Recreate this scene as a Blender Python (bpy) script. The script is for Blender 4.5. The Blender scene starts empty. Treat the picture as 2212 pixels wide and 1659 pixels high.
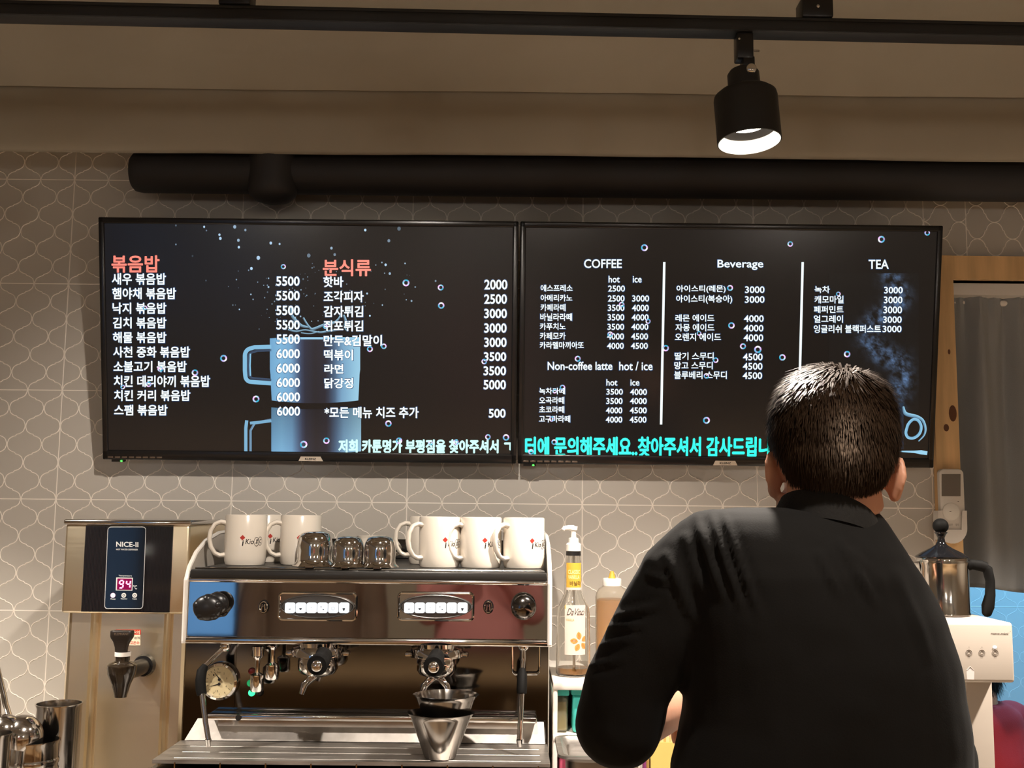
import bpy, bmesh, math, random
import numpy as np
from mathutils import Vector, Matrix, noise as mnoise
random.seed(7)
SC = bpy.context.scene
COL = SC.collection
PI = math.pi
R = math.radians

# ------------------------------------------------------------------ camera
FPX, PITCH, YAW, ROLL, WALL_Y = 2349.0, 0.11774, -0.00049, 0.01034, 2.4933
EYE = np.array([0.0, 0.0, 1.5])
_fw = np.array([math.sin(YAW)*math.cos(PITCH), math.cos(YAW)*math.cos(PITCH), math.sin(PITCH)])
_r0 = np.array([math.cos(YAW), -math.sin(YAW), 0.0]); _u0 = np.cross(_r0, _fw)
_rt = _r0*math.cos(ROLL)+_u0*math.sin(ROLL); _up = -_r0*math.sin(ROLL)+_u0*math.cos(ROLL)
cam_d = bpy.data.cameras.new('camera'); cam = bpy.data.objects.new('camera', cam_d); COL.objects.link(cam)
cam_d.sensor_width = 36.0; cam_d.sensor_fit = 'HORIZONTAL'; cam_d.lens = FPX*36.0/2212.0
cam_d.clip_start = 0.02
cam.matrix_world = Matrix(((_rt[0], _up[0], -_fw[0], 0), (_rt[1], _up[1], -_fw[1], 0), (_rt[2], _up[2], -_fw[2], 1.5), (0, 0, 0, 1)))
SC.camera = cam

def at(x, y, Y):
    d = _fw+_rt*((x-1106.0)/FPX)+_up*((829.5-y)/FPX)
    return EYE+d*(Y/d[1])
def proj(P):
    d = np.asarray(P)-EYE
    c = d@_fw
    return np.stack([1106+FPX*(d@_rt)/c, 829.5-FPX*(d@_up)/c], -1)
def ax(x, y, Y): return float(at(x, y, Y)[0])
def az(x, y, Y): return float(at(x, y, Y)[2])

# ------------------------------------------------------------------ world, exposure, large lights
SC.view_settings.view_transform = 'Standard'; SC.view_settings.look = 'None'
SC.view_settings.gamma = 1.0; SC.view_settings.use_curve_mapping = False
SC.view_settings.exposure = 0.12
SC.cycles.use_denoising = True
SC.cycles.max_bounces = 10; SC.cycles.glossy_bounces = 6; SC.cycles.transmission_bounces = 8
SC.cycles.sample_clamp_indirect = 6.0; SC.cycles.blur_glossy = 0.4
w = bpy.data.worlds.new('dusk_sky'); SC.world = w; w.use_nodes = True
bg = w.node_tree.nodes['Background']; bg.inputs[0].default_value = (0.16, 0.42, 0.85, 1); bg.inputs[1].default_value = 0.9

LAMP_WARM = (1.0, 0.895, 0.785)
LAMP_W = 150.0          # each track spot
FILL_W = 98.0           # each added fill globe over the seating area
BACKROOM_W = 38.0      # cool lamp in the room behind the curtain

def light(name, kind, loc, power, color, parent=None, rot=None, **kw):
    d = bpy.data.lights.new(name, kind); d.energy = power; d.color = color
    for k, v in kw.items(): setattr(d, k, v)
    o = bpy.data.objects.new(name, d); COL.objects.link(o)
    if parent is not None:
        o.parent = parent; loc = Vector(loc)-Vector(ORG[parent.name])
    o.location = loc
    if rot: o.rotation_euler = rot
    return o

# ------------------------------------------------------------------ helpers
def lin(c):
    return tuple(((v/255.0)/12.92 if v/255.0 <= .04045 else ((v/255.0+.055)/1.055)**2.4) for v in c)
def hexc(*c): return lin(c)
MATS = {}
def mat(name, col=(.5, .5, .5), rough=.5, metal=0., spec=.5, coat=0., trans=0., ior=1.45, emit=None, es=1.0,
        bump=0., bscale=60., stretch=None, var=0., vscale=8., attr=None, sheen=0., alpha=1.0, sss=0., rvar=0.):
    if name in MATS: return MATS[name]
    m = bpy.data.materials.new(name); m.use_nodes = True; nt = m.node_tree; N = nt.nodes; L = nt.links
    b = N['Principled BSDF']; I = b.inputs
    I['Base Color'].default_value = (*col, 1); I['Roughness'].default_value = rough; I['Metallic'].default_value = metal
    I['Specular IOR Level'].default_value = spec; I['IOR'].default_value = ior
    I['Coat Weight'].default_value = coat; I['Transmission Weight'].default_value = trans; I['Alpha'].default_value = alpha
    if coat: I['Coat Roughness'].default_value = .05
    if sheen: I['Sheen Weight'].default_value = sheen; I['Sheen Roughness'].default_value = .4
    if sss: I['Subsurface Weight'].default_value = sss; I['Subsurface Radius'].default_value = (.01, .004, .002)
    if emit: I['Emission Color'].default_value = (*emit, 1); I['Emission Strength'].default_value = es
    if attr:
        a = N.new('ShaderNodeAttribute'); a.attribute_name = 'Col'
        L.new(a.outputs['Color'], I[attr])
        if attr == 'Emission Color': I['Emission Strength'].default_value = es
    if bump or var or rvar:
        tc = N.new('ShaderNodeTexCoord'); mp = N.new('ShaderNodeMapping'); L.new(tc.outputs['Object'], mp.inputs[0])
        if stretch: mp.inputs['Scale'].default_value = stretch
    if bump:
        n = N.new('ShaderNodeTexNoise'); n.inputs['Scale'].default_value = bscale; n.inputs['Detail'].default_value = 4
        L.new(mp.outputs[0], n.inputs['Vector'])
        bp = N.new('ShaderNodeBump'); bp.inputs['Strength'].default_value = bump; bp.inputs['Distance'].default_value = .002
        L.new(n.outputs[0], bp.inputs['Height']); L.new(bp.outputs[0], I['Normal'])
    if var:
        n = N.new('ShaderNodeTexNoise'); n.inputs['Scale'].default_value = vscale; n.inputs['Detail'].default_value = 5
        L.new(mp.outputs[0], n.inputs['Vector'])
        cr = N.new('ShaderNodeValToRGB'); e = cr.color_ramp.elements
        e[0].position = .3; e[1].position = .7
        e[0].color = (*[c*(1-var) for c in col], 1); e[1].color = (*[min(1, c*(1+var)) for c in col], 1)
        L.new(n.outputs[0], cr.inputs[0]); L.new(cr.outputs[0], I['Base Color'])
    if rvar:
        n = N.new('ShaderNodeTexNoise'); n.inputs['Scale'].default_value = vscale; n.inputs['Detail'].default_value = 5
        L.new(mp.outputs[0], n.inputs['Vector'])
        mr = N.new('ShaderNodeMapRange'); mr.inputs['To Min'].default_value = max(0, rough-rvar); mr.inputs['To Max'].default_value = rough+rvar
        L.new(n.outputs[0], mr.inputs[0]); L.new(mr.outputs[0], I['Roughness'])
    MATS[name] = m
    return m

ORG = {}
class MB:
    def __init__(s): s.v = []; s.f = []; s.m = []; s.s = []; s.c = []; s.n = 0
    def add(s, V, F, mi=0, sm=False, M=None, C=None):
        if M is not None: V = [M @ Vector(p) for p in V]
        V = [tuple(p) for p in V]
        o = s.n; s.v += V; s.n += len(V)
        for f in F: s.f.append(tuple(i+o for i in f)); s.m.append(mi); s.s.append(sm)
        s.c += list(C) if C is not None else [(0, 0, 0)]*len(V)
        return s
    def bm(s, bm, mi=0, sm=False, M=None):
        bm.verts.index_update()
        V = [v.co.copy() for v in bm.verts]; F = [[v.index for v in f.verts] for f in bm.faces]; bm.free()
        return s.add(V, F, mi, sm, M)
    def box(s, x0, x1, y0, y1, z0, z1, mi=0, bev=0., seg=2, M=None, sm=None):
        b = bmesh.new(); bmesh.ops.create_cube(b, size=1)
        for v in b.verts: v.co = Vector(((x0+x1)/2+v.co.x*(x1-x0), (y0+y1)/2+v.co.y*(y1-y0), (z0+z1)/2+v.co.z*(z1-z0)))
        if bev: bmesh.ops.bevel(b, geom=list(b.edges), offset=bev, segments=seg, affect='EDGES', profile=.5)
        return s.bm(b, mi, bool(bev) if sm is None else sm, M)
    def lathe(s, prof, segs=32, mi=0, M=None, sm=True, a0=0., a1=2*PI):
        full = abs(a1-a0-2*PI) < 1e-6; n = segs if full else segs+1
        V = []; F = []
        for r, z in prof:
            for k in range(n):
                a = a0+(a1-a0)*k/segs; V.append((r*math.cos(a), r*math.sin(a), z))
        for i in range(len(prof)-1):
            for k in range(segs if full else segs):
                k2 = (k+1) % n
                F.append((i*n+k, i*n+k2, (i+1)*n+k2, (i+1)*n+k))
        return s.add(V, F, mi, sm, M)
    def tube(s, pts, rad, segs=12, mi=0, sm=True, cap=True, M=None, ell=None, rnd=False):
        P = [np.array(p, float) for p in pts]
        if not hasattr(rad, '__len__'): rad = [rad]*len(P)
        rad = list(rad)
        if rnd:
            d0 = P[0]-P[1]; d0 /= np.linalg.norm(d0); d1 = P[-1]-P[-2]; d1 /= np.linalg.norm(d1)
            a, b = rad[0], rad[-1]
            P = [P[0]+d0*a*.95, P[0]+d0*a*.75, P[0]+d0*a*.4]+P+[P[-1]+d1*b*.4, P[-1]+d1*b*.75, P[-1]+d1*b*.95]
            rad = [a*.25, a*.66, a*.92]+rad+[b*.92, b*.66, b*.25]
        V = []; F = []; up = None
        for i, p in enumerate(P):
            t = (P[min(i+1, len(P)-1)]-P[max(i-1, 0)]); t = t/(np.linalg.norm(t)+1e-12)
            if up is None:
                up = np.array([0, 0, 1.]) if abs(t[2]) < .9 else np.array([0, 1., 0])
            u = np.cross(t, up); u /= np.linalg.norm(u)+1e-12; v = np.cross(u, t); up = v
            ea, eb = ell if ell else (1, 1)
            for k in range(segs):
                a = 2*PI*k/segs
                V.append(p+u*math.cos(a)*rad[i]*ea+v*math.sin(a)*rad[i]*eb)
        for i in range(len(P)-1):
            for k in range(segs):
                k2 = (k+1) % segs; F.append((i*segs+k, i*segs+k2, (i+1)*segs+k2, (i+1)*segs+k))
        if cap:
            F.append(tuple(range(segs-1, -1, -1))); F.append(tuple((len(P)-1)*segs+k for k in range(segs)))
        return s.add(V, F, mi, sm, M)
    def loft(s, rings, mi=0, sm=True, cap=True, M=None, closed=True):
        n = len(rings[0]); V = [p for r in rings for p in r]; F = []
        for i in range(len(rings)-1):
            for k in range(n if closed else n-1):
                k2 = (k+1) % n; F.append((i*n+k, i*n+k2, (i+1)*n+k2, (i+1)*n+k))
        if cap: F.append(tuple(range(n-1, -1, -1))); F.append(tuple((len(rings)-1)*n+k for k in range(n)))
        return s.add(V, F, mi, sm, M)
    def prism(s, poly, d0, d1, mi=0, M=None, plane='xy', sm=False):
        n = len(poly)
        def P(a, b, d):
            return (a, b, d) if plane == 'xy' else ((a, d, b) if plane == 'xz' else (d, a, b))
        V = [P(a, b, d0) for a, b in poly]+[P(a, b, d1) for a, b in poly]
        F = [tuple(range(n-1, -1, -1)), tuple(range(n, 2*n))]+[(k, (k+1) % n, n+(k+1) % n, n+k) for k in range(n)]
        return s.add(V, F, mi, sm, M)
    def ell(s, c, r, mi=0, seg=20, ring=12, M=None, rot=None):
        V = []; F = []
        for i in range(1, ring):
            t = PI*i/ring
            for k in range(seg):
                a = 2*PI*k/seg; V.append(Vector((r[0]*math.sin(t)*math.cos(a), r[1]*math.sin(t)*math.sin(a), r[2]*math.cos(t))))
        V += [Vector((0, 0, r[2])), Vector((0, 0, -r[2]))]; a_, b_ = len(V)-2, len(V)-1
        if rot is not None: V = [rot @ v for v in V]
        V = [v+Vector(c) for v in V]
        for i in range(ring-2):
            for k in range(seg):
                k2 = (k+1) % seg; F.append((i*seg+k, (i+1)*seg+k, (i+1)*seg+k2, i*seg+k2))
        for k in range(seg):
            k2 = (k+1) % seg; F.append((a_, k, k2)); F.append((b_, (ring-2)*seg+k2, (ring-2)*seg+k))
        return s.add(V, F, mi, True, M)
    def quadtext(s, txt, BL, BR, TL, mi=0, bold=0., off=(0, 0, 0), shear=0.):
        V, F = text_geo(txt, bold)
        BL, BR, TL = map(lambda p: np.array(p, float), (BL, BR, TL)); o = np.array(off, float)
        s.add([BL+(BR-BL)*(u+shear*(v-.5))+(TL-BL)*v+o for u, v in V], F, mi)
        return s
    def build(s, name, mats, parent=None, org=None, auto=True):
        if not isinstance(mats, (list, tuple)): mats = [mats]
        me = bpy.data.meshes.new(name)
        if parent is not None and org is None: org = ORG[parent.name]
        org = org if org is not None else (0, 0, 0)
        V = np.array(s.v, float)-np.array(org, float)
        me.from_pydata(V.tolist(), [], s.f)
        for m in mats: me.materials.append(m)
        me.polygons.foreach_set('material_index', s.m); me.polygons.foreach_set('use_smooth', s.s)
        if any(c != (0, 0, 0) for c in s.c):
            a = me.color_attributes.new('Col', 'FLOAT_COLOR', 'POINT')
            a.data.foreach_set('color', np.array([(*c[:3], 1) for c in s.c], np.float32).ravel())
        me.update()
        if auto and any(s.s): me.set_sharp_from_angle(angle=R(40))
        o = bpy.data.objects.new(name, me); COL.objects.link(o)
        if parent is not None: o.parent = parent
        else: o.location = org
        ORG[o.name] = tuple(org)
        return o

_TX = {}
def text_geo(txt, bold=0.):
    k = (txt, bold)
    if k in _TX: return _TX[k]
    c = bpy.data.curves.new('lettering', 'FONT'); c.body = txt; c.offset = bold; c.resolution_u = 3
    o = bpy.data.objects.new('lettering', c); COL.objects.link(o)
    dg = bpy.context.evaluated_depsgraph_get(); me = bpy.data.meshes.new_from_object(o.evaluated_get(dg))
    V = np.array([v.co[:2] for v in me.vertices]); F = [tuple(p.vertices) for p in me.polygons]
    bpy.data.objects.remove(o); bpy.data.curves.remove(c); bpy.data.meshes.remove(me)
    a = V.min(0); b = V.max(0); V = (V-a)/(b-a)
    _TX[k] = (V.tolist(), F)
    return _TX[k]

def thing(name, label, cat, loc=(0, 0, 0), group=None):
    o = bpy.data.objects.new(name, None); COL.objects.link(o); o.location = loc; o.empty_display_size = .05
    o['label'] = label; o['category'] = cat
    if group: o['group'] = group
    ORG[o.name] = tuple(float(c) for c in loc)
    return o
def tag(o, label, cat, group=None):
    o['label'] = label; o['category'] = cat
    if group: o['group'] = group
    return o
def struct(o): o['kind'] = 'structure'; return o
def dup(root, loc, label, rotz=0., scale=1.):
    r = root.copy(); COL.objects.link(r); r.location = loc; r.rotation_euler = (0, 0, rotz); r['label'] = label
    r.scale = (scale,)*3
    for ch in list(root.children):
        c = ch.copy(); COL.objects.link(c); c.parent = r
        for g in list(ch.children):
            d = g.copy(); COL.objects.link(d); d.parent = c
    return r
def T(x, y, z): return Matrix.Translation((x, y, z))
def RX(a): return Matrix.Rotation(a, 4, 'X')
def RY(a): return Matrix.Rotation(a, 4, 'Y')
def RZ(a): return Matrix.Rotation(a, 4, 'Z')
FACE = RX(PI/2)        # local xy plane -> xz plane facing the camera (-y)

def rrect(w, h, r, n=6):
    P = []
    for cx, cy, a0 in ((w/2-r, h/2-r, 0), (-w/2+r, h/2-r, PI/2), (-w/2+r, -h/2+r, PI), (w/2-r, -h/2+r, 1.5*PI)):
        for k in range(n+1): a = a0+PI/2*k/n; P.append((cx+r*math.cos(a), cy+r*math.sin(a)))
    return P

# ------------------------------------------------------------------ materials
M_tile = mat('taupe_tile', hexc(190, 184, 175), .20, spec=.4)
M_grout = mat('pale_grout', hexc(244, 236, 226), .25, spec=.5)
M_plaster = mat('brown_painted_plaster', hexc(156, 147, 131), .85, bump=.35, bscale=30, var=.06, vscale=3)
M_blackpaint = mat('black_paint', (.022, .021, .022), .6)
M_rail = mat('black_rail', (.015, .014, .013), .5)
M_wood = mat('pine_wood', hexc(222, 182, 130), .55, var=.14, vscale=5, stretch=(9, 9, .8), bump=.1, bscale=40)
M_floor = mat('dark_floor', hexc(150, 130, 106), .45, var=.15, vscale=3)
M_roomwall = mat('warm_grey_wall', hexc(196, 184, 166), .8, var=.04)
M_white = mat('white_plastic', hexc(232, 226, 218), .3)
M_ivory = mat('ivory_plastic', hexc(186, 175, 163), .35)
M_black = mat('black_plastic', (.012, .011, .011), .3)
M_rubber = mat('black_rubber', (.006, .0056, .0052), .65, spec=.10)
M_gloss = mat('gloss_black', (.006, .006, .007), .12, coat=.4)
M_chrome = mat('chrome', (.78, .76, .74), .07, metal=1)
M_mirror = mat('mirror_steel', (.60, .575, .55), .035, metal=1, bump=.02, bscale=6)
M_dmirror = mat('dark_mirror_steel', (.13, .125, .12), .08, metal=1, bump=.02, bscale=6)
M_steel = mat('brushed_steel', (.90, .78, .57), .34, metal=1, bump=.015, bscale=120, stretch=(1, 1, 10), rvar=.04, vscale=20)
M_steelh = mat('worn_steel', (.46, .43, .395), .42, metal=1, bump=.10, bscale=70, stretch=(.6, 4, 4), rvar=.12, vscale=25, var=.2)
M_polish = mat('polished_steel', (.66, .63, .60), .12, metal=1)
M_ceramic = mat('white_ceramic', hexc(222, 213, 200), .18, coat=.5)
M_red = mat('red_print', hexc(176, 52, 44), .4)
M_ink = mat('black_print', (.015, .013, .012), .4)
M_skin = mat('skin', hexc(205, 150, 122), .5, sss=.12, var=.06, vscale=20)
M_hair = mat('dark_brown_hair', (.018, .0100, .0056), .42, spec=.30)
_b = M_hair.node_tree.nodes['Principled BSDF']; _b.inputs['Specular Tint'].default_value = (.85, .60, .42, 1)
M_cloth = mat('black_knit', (.0065, .0058, .0052), .9, spec=.2, sheen=.03, bump=.10, bscale=500)

# ------------------------------------------------------------------ setting: the tiled wall
TX0, TZ0, TW, TH = -1.0383, 2.2696, .40, .25
DOOR_L, DOOR_R = ax(2071, 1100, WALL_Y), 1.95
DOOR_T = az(2100, 606, WALL_Y)
XL, XR, YF, CEIL = -3.3, 2.5, -3.2, 2.47
TILE_TURN = TX0+5*TW

def ogee(n=12):
    # one lattice line from (0,0) to (1,1): arc, a small notch, arc
    P = []
    for k in range(n+1):
        a = R(80)*k/n; P.append((.46*(1-math.cos(a))/(1-math.cos(R(80))), .455*math.sin(a)/math.sin(R(80))))
    Q = [(1-x, 1-y) for x, y in P[::-1]]
    return P+Q
OG = ogee(7)
def ridge(mb, pts, wd, ht, mi, Y, sgn=-1):
    V = []; F = []
    n = len(pts)
    for i, (x, z) in enumerate(pts):
        x0, z0 = pts[max(i-1, 0)]; x1, z1 = pts[min(i+1, n-1)]
        tx, tz = x1-x0, z1-z0; l = math.hypot(tx, tz)+1e-9; nx, nz = -tz/l, tx/l
        for s_, h in ((-1, 0), (-.55, .8), (0, 1), (.55, .8), (1, 0)):
            V.append((x+nx*wd*s_, Y+sgn*ht*h, z+nz*wd*s_))
    for i in range(n-1):
        for k in range(4): F.append((i*5+k, i*5+k+1, (i+1)*5+k+1, (i+1)*5+k))
    mb.add(V, F, mi, True)
def lattice(mb, x0, x1, z0, z1, Y, ox, oz, turned=False, skip=None, wd=.0012, ht=.0013, sgn=-1):
    px, pz = (.04, TH/6) if not turned else (TH/6, .04)
    i0, i1 = int(math.floor((x0-ox)/px)), int(math.ceil((x1-ox)/px))
    j0, j1 = int(math.floor((z0-oz)/pz)), int(math.ceil((z1-oz)/pz))
    for i in range(i0, i1+1):
        for j in range(j0, j1+1):
            if (i+j) % 2: continue
            for s in (1, -1):
                P = [(ox+(i+s*(u if not turned else v))*px, oz+(j+(v if not turned else u))*pz) for u, v in OG]
                # keep the two lines of a pinch a hair apart
                e = .0009
                P = [(x+(e*s if not turned and k < 3 else (-e*s if not turned and k > len(P)-4 else 0)), z) for k, (x, z) in enumerate(P)]
                c = P[len(P)//2]
                if not all(x0-.002 <= p[0] <= x1+.002 and z0-.002 <= p[1] <= z1+.002 for p in P):
                    P = [p for p in P if x0 <= p[0] <= x1 and z0 <= p[1] <= z1]
                    if len(P) < 3: continue
                if skip and skip(*c): continue
                ridge(mb, P, wd, ht, mi=1, Y=Y, sgn=sgn)
def hline(mb, x0, x1, z, Y, sgn=-1): ridge(mb, [(x0, z), (x1, z)], .0012, .0006, 1, Y, sgn)
def vline(mb, x, z0, z1, Y, sgn=-1): ridge(mb, [(x, z0), (x, z1)], .0012, .0006, 1, Y, sgn)

wb = MB()
wb.box(XL, DOOR_L, WALL_Y, WALL_Y+.12, 0, CEIL)
wb.box(DOOR_L, DOOR_R, WALL_Y, WALL_Y+.12, DOOR_T, CEIL)
wb.box(DOOR_R, XR, WALL_Y, WALL_Y+.12, 0, CEIL)
POST_L = ax(2020, 1100, WALL_Y)
hid = lambda x, z: (-.86 < x < .88 and 1.70 < z < 2.05)
lattice(wb, -1.55, POST_L, .9, 2.36, WALL_Y, TX0, TZ0, skip=hid)
lattice(wb, TILE_TURN, 1.75, DOOR_T+.055, 2.36, WALL_Y, TILE_TURN, TZ0, turned=True)
for j in range(-1, 6):
    z = TZ0-TH*j
    if z < 2.36: hline(wb, -1.55, POST_L if z < DOOR_T+.05 else 1.75, z, WALL_Y)
for i in range(-1, 6): vline(wb, TX0+TW*i, .9, 2.36, WALL_Y)
vline(wb, TILE_TURN+.1, DOOR_T+.05, 2.36, WALL_Y)
struct(wb.build('wall_back', [M_tile, M_grout]))

# side and front walls, floor
b = MB(); b.box(XL-.1, XL, YF, 5.0, 0, CEIL); struct(b.build('wall_left', M_roomwall))
b = MB(); b.box(XR, XR+.1, YF, 5.0, 0, CEIL); struct(b.build('wall_right', M_roomwall))
b = MB()      # the shop front: a tall glazed opening on the left of it
WZ0, WZ1 = .66, 2.0
WINS = ((-2.98, -2.48), (-2.16, -1.76))
b.box(XL, WINS[0][0], YF-.1, YF, 0, CEIL); b.box(WINS[0][1], WINS[1][0], YF-.1, YF, 0, CEIL); b.box(WINS[1][1], XR, YF-.1, YF, 0, CEIL)
for wx0, wx1 in WINS: b.box(wx0, wx1, YF-.1, YF, 0, WZ0); b.box(wx0, wx1, YF-.1, YF, WZ1, CEIL)
struct(b.build('wall_front', M_roomwall))
for n_, (wx0, wx1) in enumerate(WINS):
    b = MB()
    for x0, x1, z0, z1 in ((wx0, wx0+.03, WZ0, WZ1), (wx1-.03, wx1, WZ0, WZ1), (wx0, wx1, WZ0, WZ0+.03), (wx0, wx1, WZ1-.03, WZ1)): b.box(x0, x1, YF-.08, YF-.02, z0, z1)
    win = struct(b.build('window_%d' % (n_+1), M_black))
    b = MB(); b.box(wx0+.02, wx1-.02, YF-.055, YF-.05, WZ0+.02, WZ1-.02)
    b.build('pane', mat('window_glass', (1, 1, 1), 0, trans=1, ior=1.45), win)
b = MB(); b.box(XL, XR, YF, 5.0, -.05, 0); struct(b.build('floor', M_floor))

# ceiling with its two swelling plastered folds along the tiled wall
def prof(spec): return [(Y, az(1106, y, Y)) for y, Y in spec]
low = prof([(338, 2.336), (330, 2.327), (318, 2.320), (290, 2.312), (255, 2.306), (230, 2.304), (213, 2.303)])
low = [(WALL_Y, low[0][1]+.075), (2.42, low[0][1]+.062), (2.345, low[0][1]+.012)]+low
high = prof([(199, 2.296), (188, 2.283), (168, 2.255), (140, 2.220), (118, 2.195), (95, 2.165), (72, 2.15), (52, 2.135), (38, 2.10), (20, 2.03)])
low += [(2.305, low[-1][1]+.05)]
zc = high[-1][1]+.004
high += [(1.90, zc), (1.2, zc+.0), (YF, zc)]
rows = []
xs = np.linspace(XL, XR, 61)
def wob(x, k): return .004*mnoise.noise(Vector((x*1.3, k*3.1, 0)))+.0025*mnoise.noise(Vector((x*4, k, 5)))
cb = MB()
V = []; F = []
for gi, P in enumerate((low, high)):
    o = len(V)
    for i, (y, z) in enumerate(P):
        for x in xs: V.append((x, y, z+(0 if y < 1.9 else wob(x, gi*7+i*.15))))
    n = len(xs)
    for i in range(len(P)-1):
        for k in range(n-1): F.append((o+i*n+k, o+i*n+k+1, o+(i+1)*n+k+1, o+(i+1)*n+k))
cb.add(V, F, 0, True)
cb.box(XL, XR, YF, WALL_Y+.12, zc+.12, zc+.16)
cb.box(XL, XR, 2.30, WALL_Y, zc+.02, zc+.12)
struct(cb.build('ceiling', M_plaster, auto=False))
CZ = zc

# pine door frame
b = MB()
b.box(POST_L, DOOR_L, WALL_Y-.018, WALL_Y+.13, 0, DOOR_T+.055)
for px, y, rx, rz_k in ((2044, 924, .0062, .0085), (2058, 893, .009, .019), (2050, 760, .003, .006), (2030, 1230, .005, .012)):
    kx, kz_ = ax(px, y, WALL_Y-.018), az(px, y, WALL_Y-.018)
    b.add([(kx+rx*math.cos(2*PI*k/16), WALL_Y-.0184, kz_+rz_k*math.sin(2*PI*k/16)) for k in range(16)], [tuple(range(16))], 1)
struct(b.build('door_1', [M_wood, mat('pine_knot', hexc(96, 58, 32), .6)]))
b = MB(); b.box(DOOR_L, DOOR_R+.05, WALL_Y-.016, WALL_Y+.13, DOOR_T, DOOR_T+.055); struct(b.build('trim_1', M_wood))
b = MB(); b.box(DOOR_R, DOOR_R+.05, WALL_Y-.018, WALL_Y+.13, 0, DOOR_T); struct(b.build('trim_2', M_wood))
b = MB(); b.box(DOOR_L, DOOR_R, WALL_Y+.03, WALL_Y+.125, DOOR_T-.028, DOOR_T); struct(b.build('trim_3', M_white))

# the room behind the curtain
BY = 3.75
M_btile = mat('pale_tile', hexc(196, 205, 210), .25)
M_bgrout = mat('pale_tile_joint', hexc(214, 222, 226), .4)
b = MB(); b.box(.6, XR, BY, BY+.1, 0, 2.7)
lattice(b, 1.0, 2.3, .9, 1.6, BY, 1.0, 1.2, ht=.0004); hline(b, 1.0, 2.3, 1.2, BY); vline(b, 1.8, .9, 1.6, BY)
struct(b.build('wall_far', [M_btile, M_bgrout]))
b = MB(); b.box(.5, .6, WALL_Y+.12, BY, 0, 2.7); struct(b.build('wall_inner', M_btile))
b = MB(); b.box(.5, XR, WALL_Y+.12, BY+.1, 2.6, 2.7); struct(b.build('ceiling_inner', M_roomwall))
t = thing('ceiling_lamp', 'round cool-white ceiling lamp in the room behind the grey curtain', 'lamp', (1.75, 3.2, 2.6))
b = MB(); b.lathe([(0, -.05), (.12, -.05), (.15, -.03), (.15, 0)], 32, 0, T(1.75, 3.2, 2.6)); b.build('diffuser', mat('cool_diffuser', (.8, .85, .9), .5, emit=(.30, .68, 1.0), es=4), t)
light('backroom_lamp', 'AREA', (1.75, 3.2, 2.53), BACKROOM_W, (.22, .62, 1.0), t, None, shape='DISK', size=.3)

# ------------------------------------------------------------------ the counter
CT = .90
t = thing('back_counter', 'long steel-topped work counter along the tiled wall', 'counter', (0, 2.1, 0))
b = MB(); b.box(XL+.01, .94, 1.74, WALL_Y-.001, CT-.04, CT, 0, .004); b.build('worktop', M_steelh, t)
for k in range(6):
    x0 = XL+.01+k*.7052; b = MB(); b.box(x0+.003, x0+.7022, 1.79, 1.81, .12, CT-.045, 0, .003); b.build('door', M_roomwall, t)
b = MB(); b.box(XL+.01, .93, 1.812, WALL_Y-.002, 0.0, CT-.041); b.build('body', M_roomwall, t)

# ------------------------------------------------------------------ the two menu screens
TILT = .1946
TVU = np.array([0, -math.sin(TILT), math.cos(TILT)]); TVN = np.array([0, -math.cos(TILT), -math.sin(TILT)])
TVO = np.array([0, 2.4225, 1.6085]); TVH = .534
M_screen = mat('screen_glass', (.010, .009, .009), .20, spec=.55, emit=hexc(30, 26, 24), es=.55)
M_pict = mat('screen_picture', (.010, .009, .009), .20, spec=.55, attr='Emission Color', es=1.0)
M_bezel = mat('bezel_black', (.012, .011, .011), .22, spec=.6)
M_txw = mat('lit_white', (.1, .1, .1), .4, emit=(.86, .98, 1.0), es=1.0)
M_txh = mat('lit_halo', (.01, .01, .01), .4, emit=hexc(20, 60, 105), es=1.0)
M_txr = mat('lit_salmon', (.1, .05, .05), .4, emit=hexc(255, 135, 118), es=1.0)
M_txc = mat('lit_cyan', (.05, .1, .1), .4, emit=hexc(30, 255, 232), es=1.0)
M_tick = mat('lit_pale_cyan', (.05, .1, .1), .4, emit=hexc(205, 255, 250), es=1.0)
def tvp(px, py, d=0.):
    ray = _fw+_rt*((px-1106.0)/FPX)+_up*((829.5-py)/FPX)
    o = TVO+TVN*d
    return EYE+ray*(((o-EYE)@TVN)/(ray@TVN))
def tvm(x): return Matrix(((1, TVU[0], TVN[0], x), (0, TVU[1], TVN[1], TVO[1]), (0, TVU[2], TVN[2], TVO[2]), (0, 0, 0, 1)))
def words(mb, rows, mi, bold, halo=None, d=.0012, shear=0., fat=.35):
    for s, x0, x1, y0, y1 in rows:
        for k, (sx_, sy_) in enumerate(((-fat, 0), (fat, 0), (0, fat), (0, -fat))):
            q_ = d+.00003*k; mb.quadtext(s, tvp(x0+sx_, y1+sy_, q_), tvp(x1+sx_, y1+sy_, q_), tvp(x0+sx_, y0+sy_, q_), mi, bold, shear=shear)
        if halo is not None:
            g = 1.6
            mb.quadtext(s, tvp(x0-g, y1+g, d-.0004), tvp(x1+g, y1+g, d-.0004), tvp(x0-g, y0-g, d-.0004), halo, bold+.022, shear=shear)
def sc(rows, ox, oy, k): return [(s, ox+x0*k, ox+x1*k, oy+y0*k, oy+y1*k) for s, x0, x1, y0, y1 in rows]
def picgrid(mb, nx, ny, fn, d):
    V = []; C = []; F = []
    for j in range(ny+1):
        for i in range(nx+1):
            p, c = fn(i/nx, j/ny); V.append(tvp(p[0], p[1], d)); C.append(lin([max(0, min(255, q)) for q in c]))
    for j in range(ny):
        for i in range(nx): a = j*(nx+1)+i; F.append((a, a+1, a+nx+2, a+nx+1))
    mb.add(V, F, 0, False, C=C)
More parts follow.
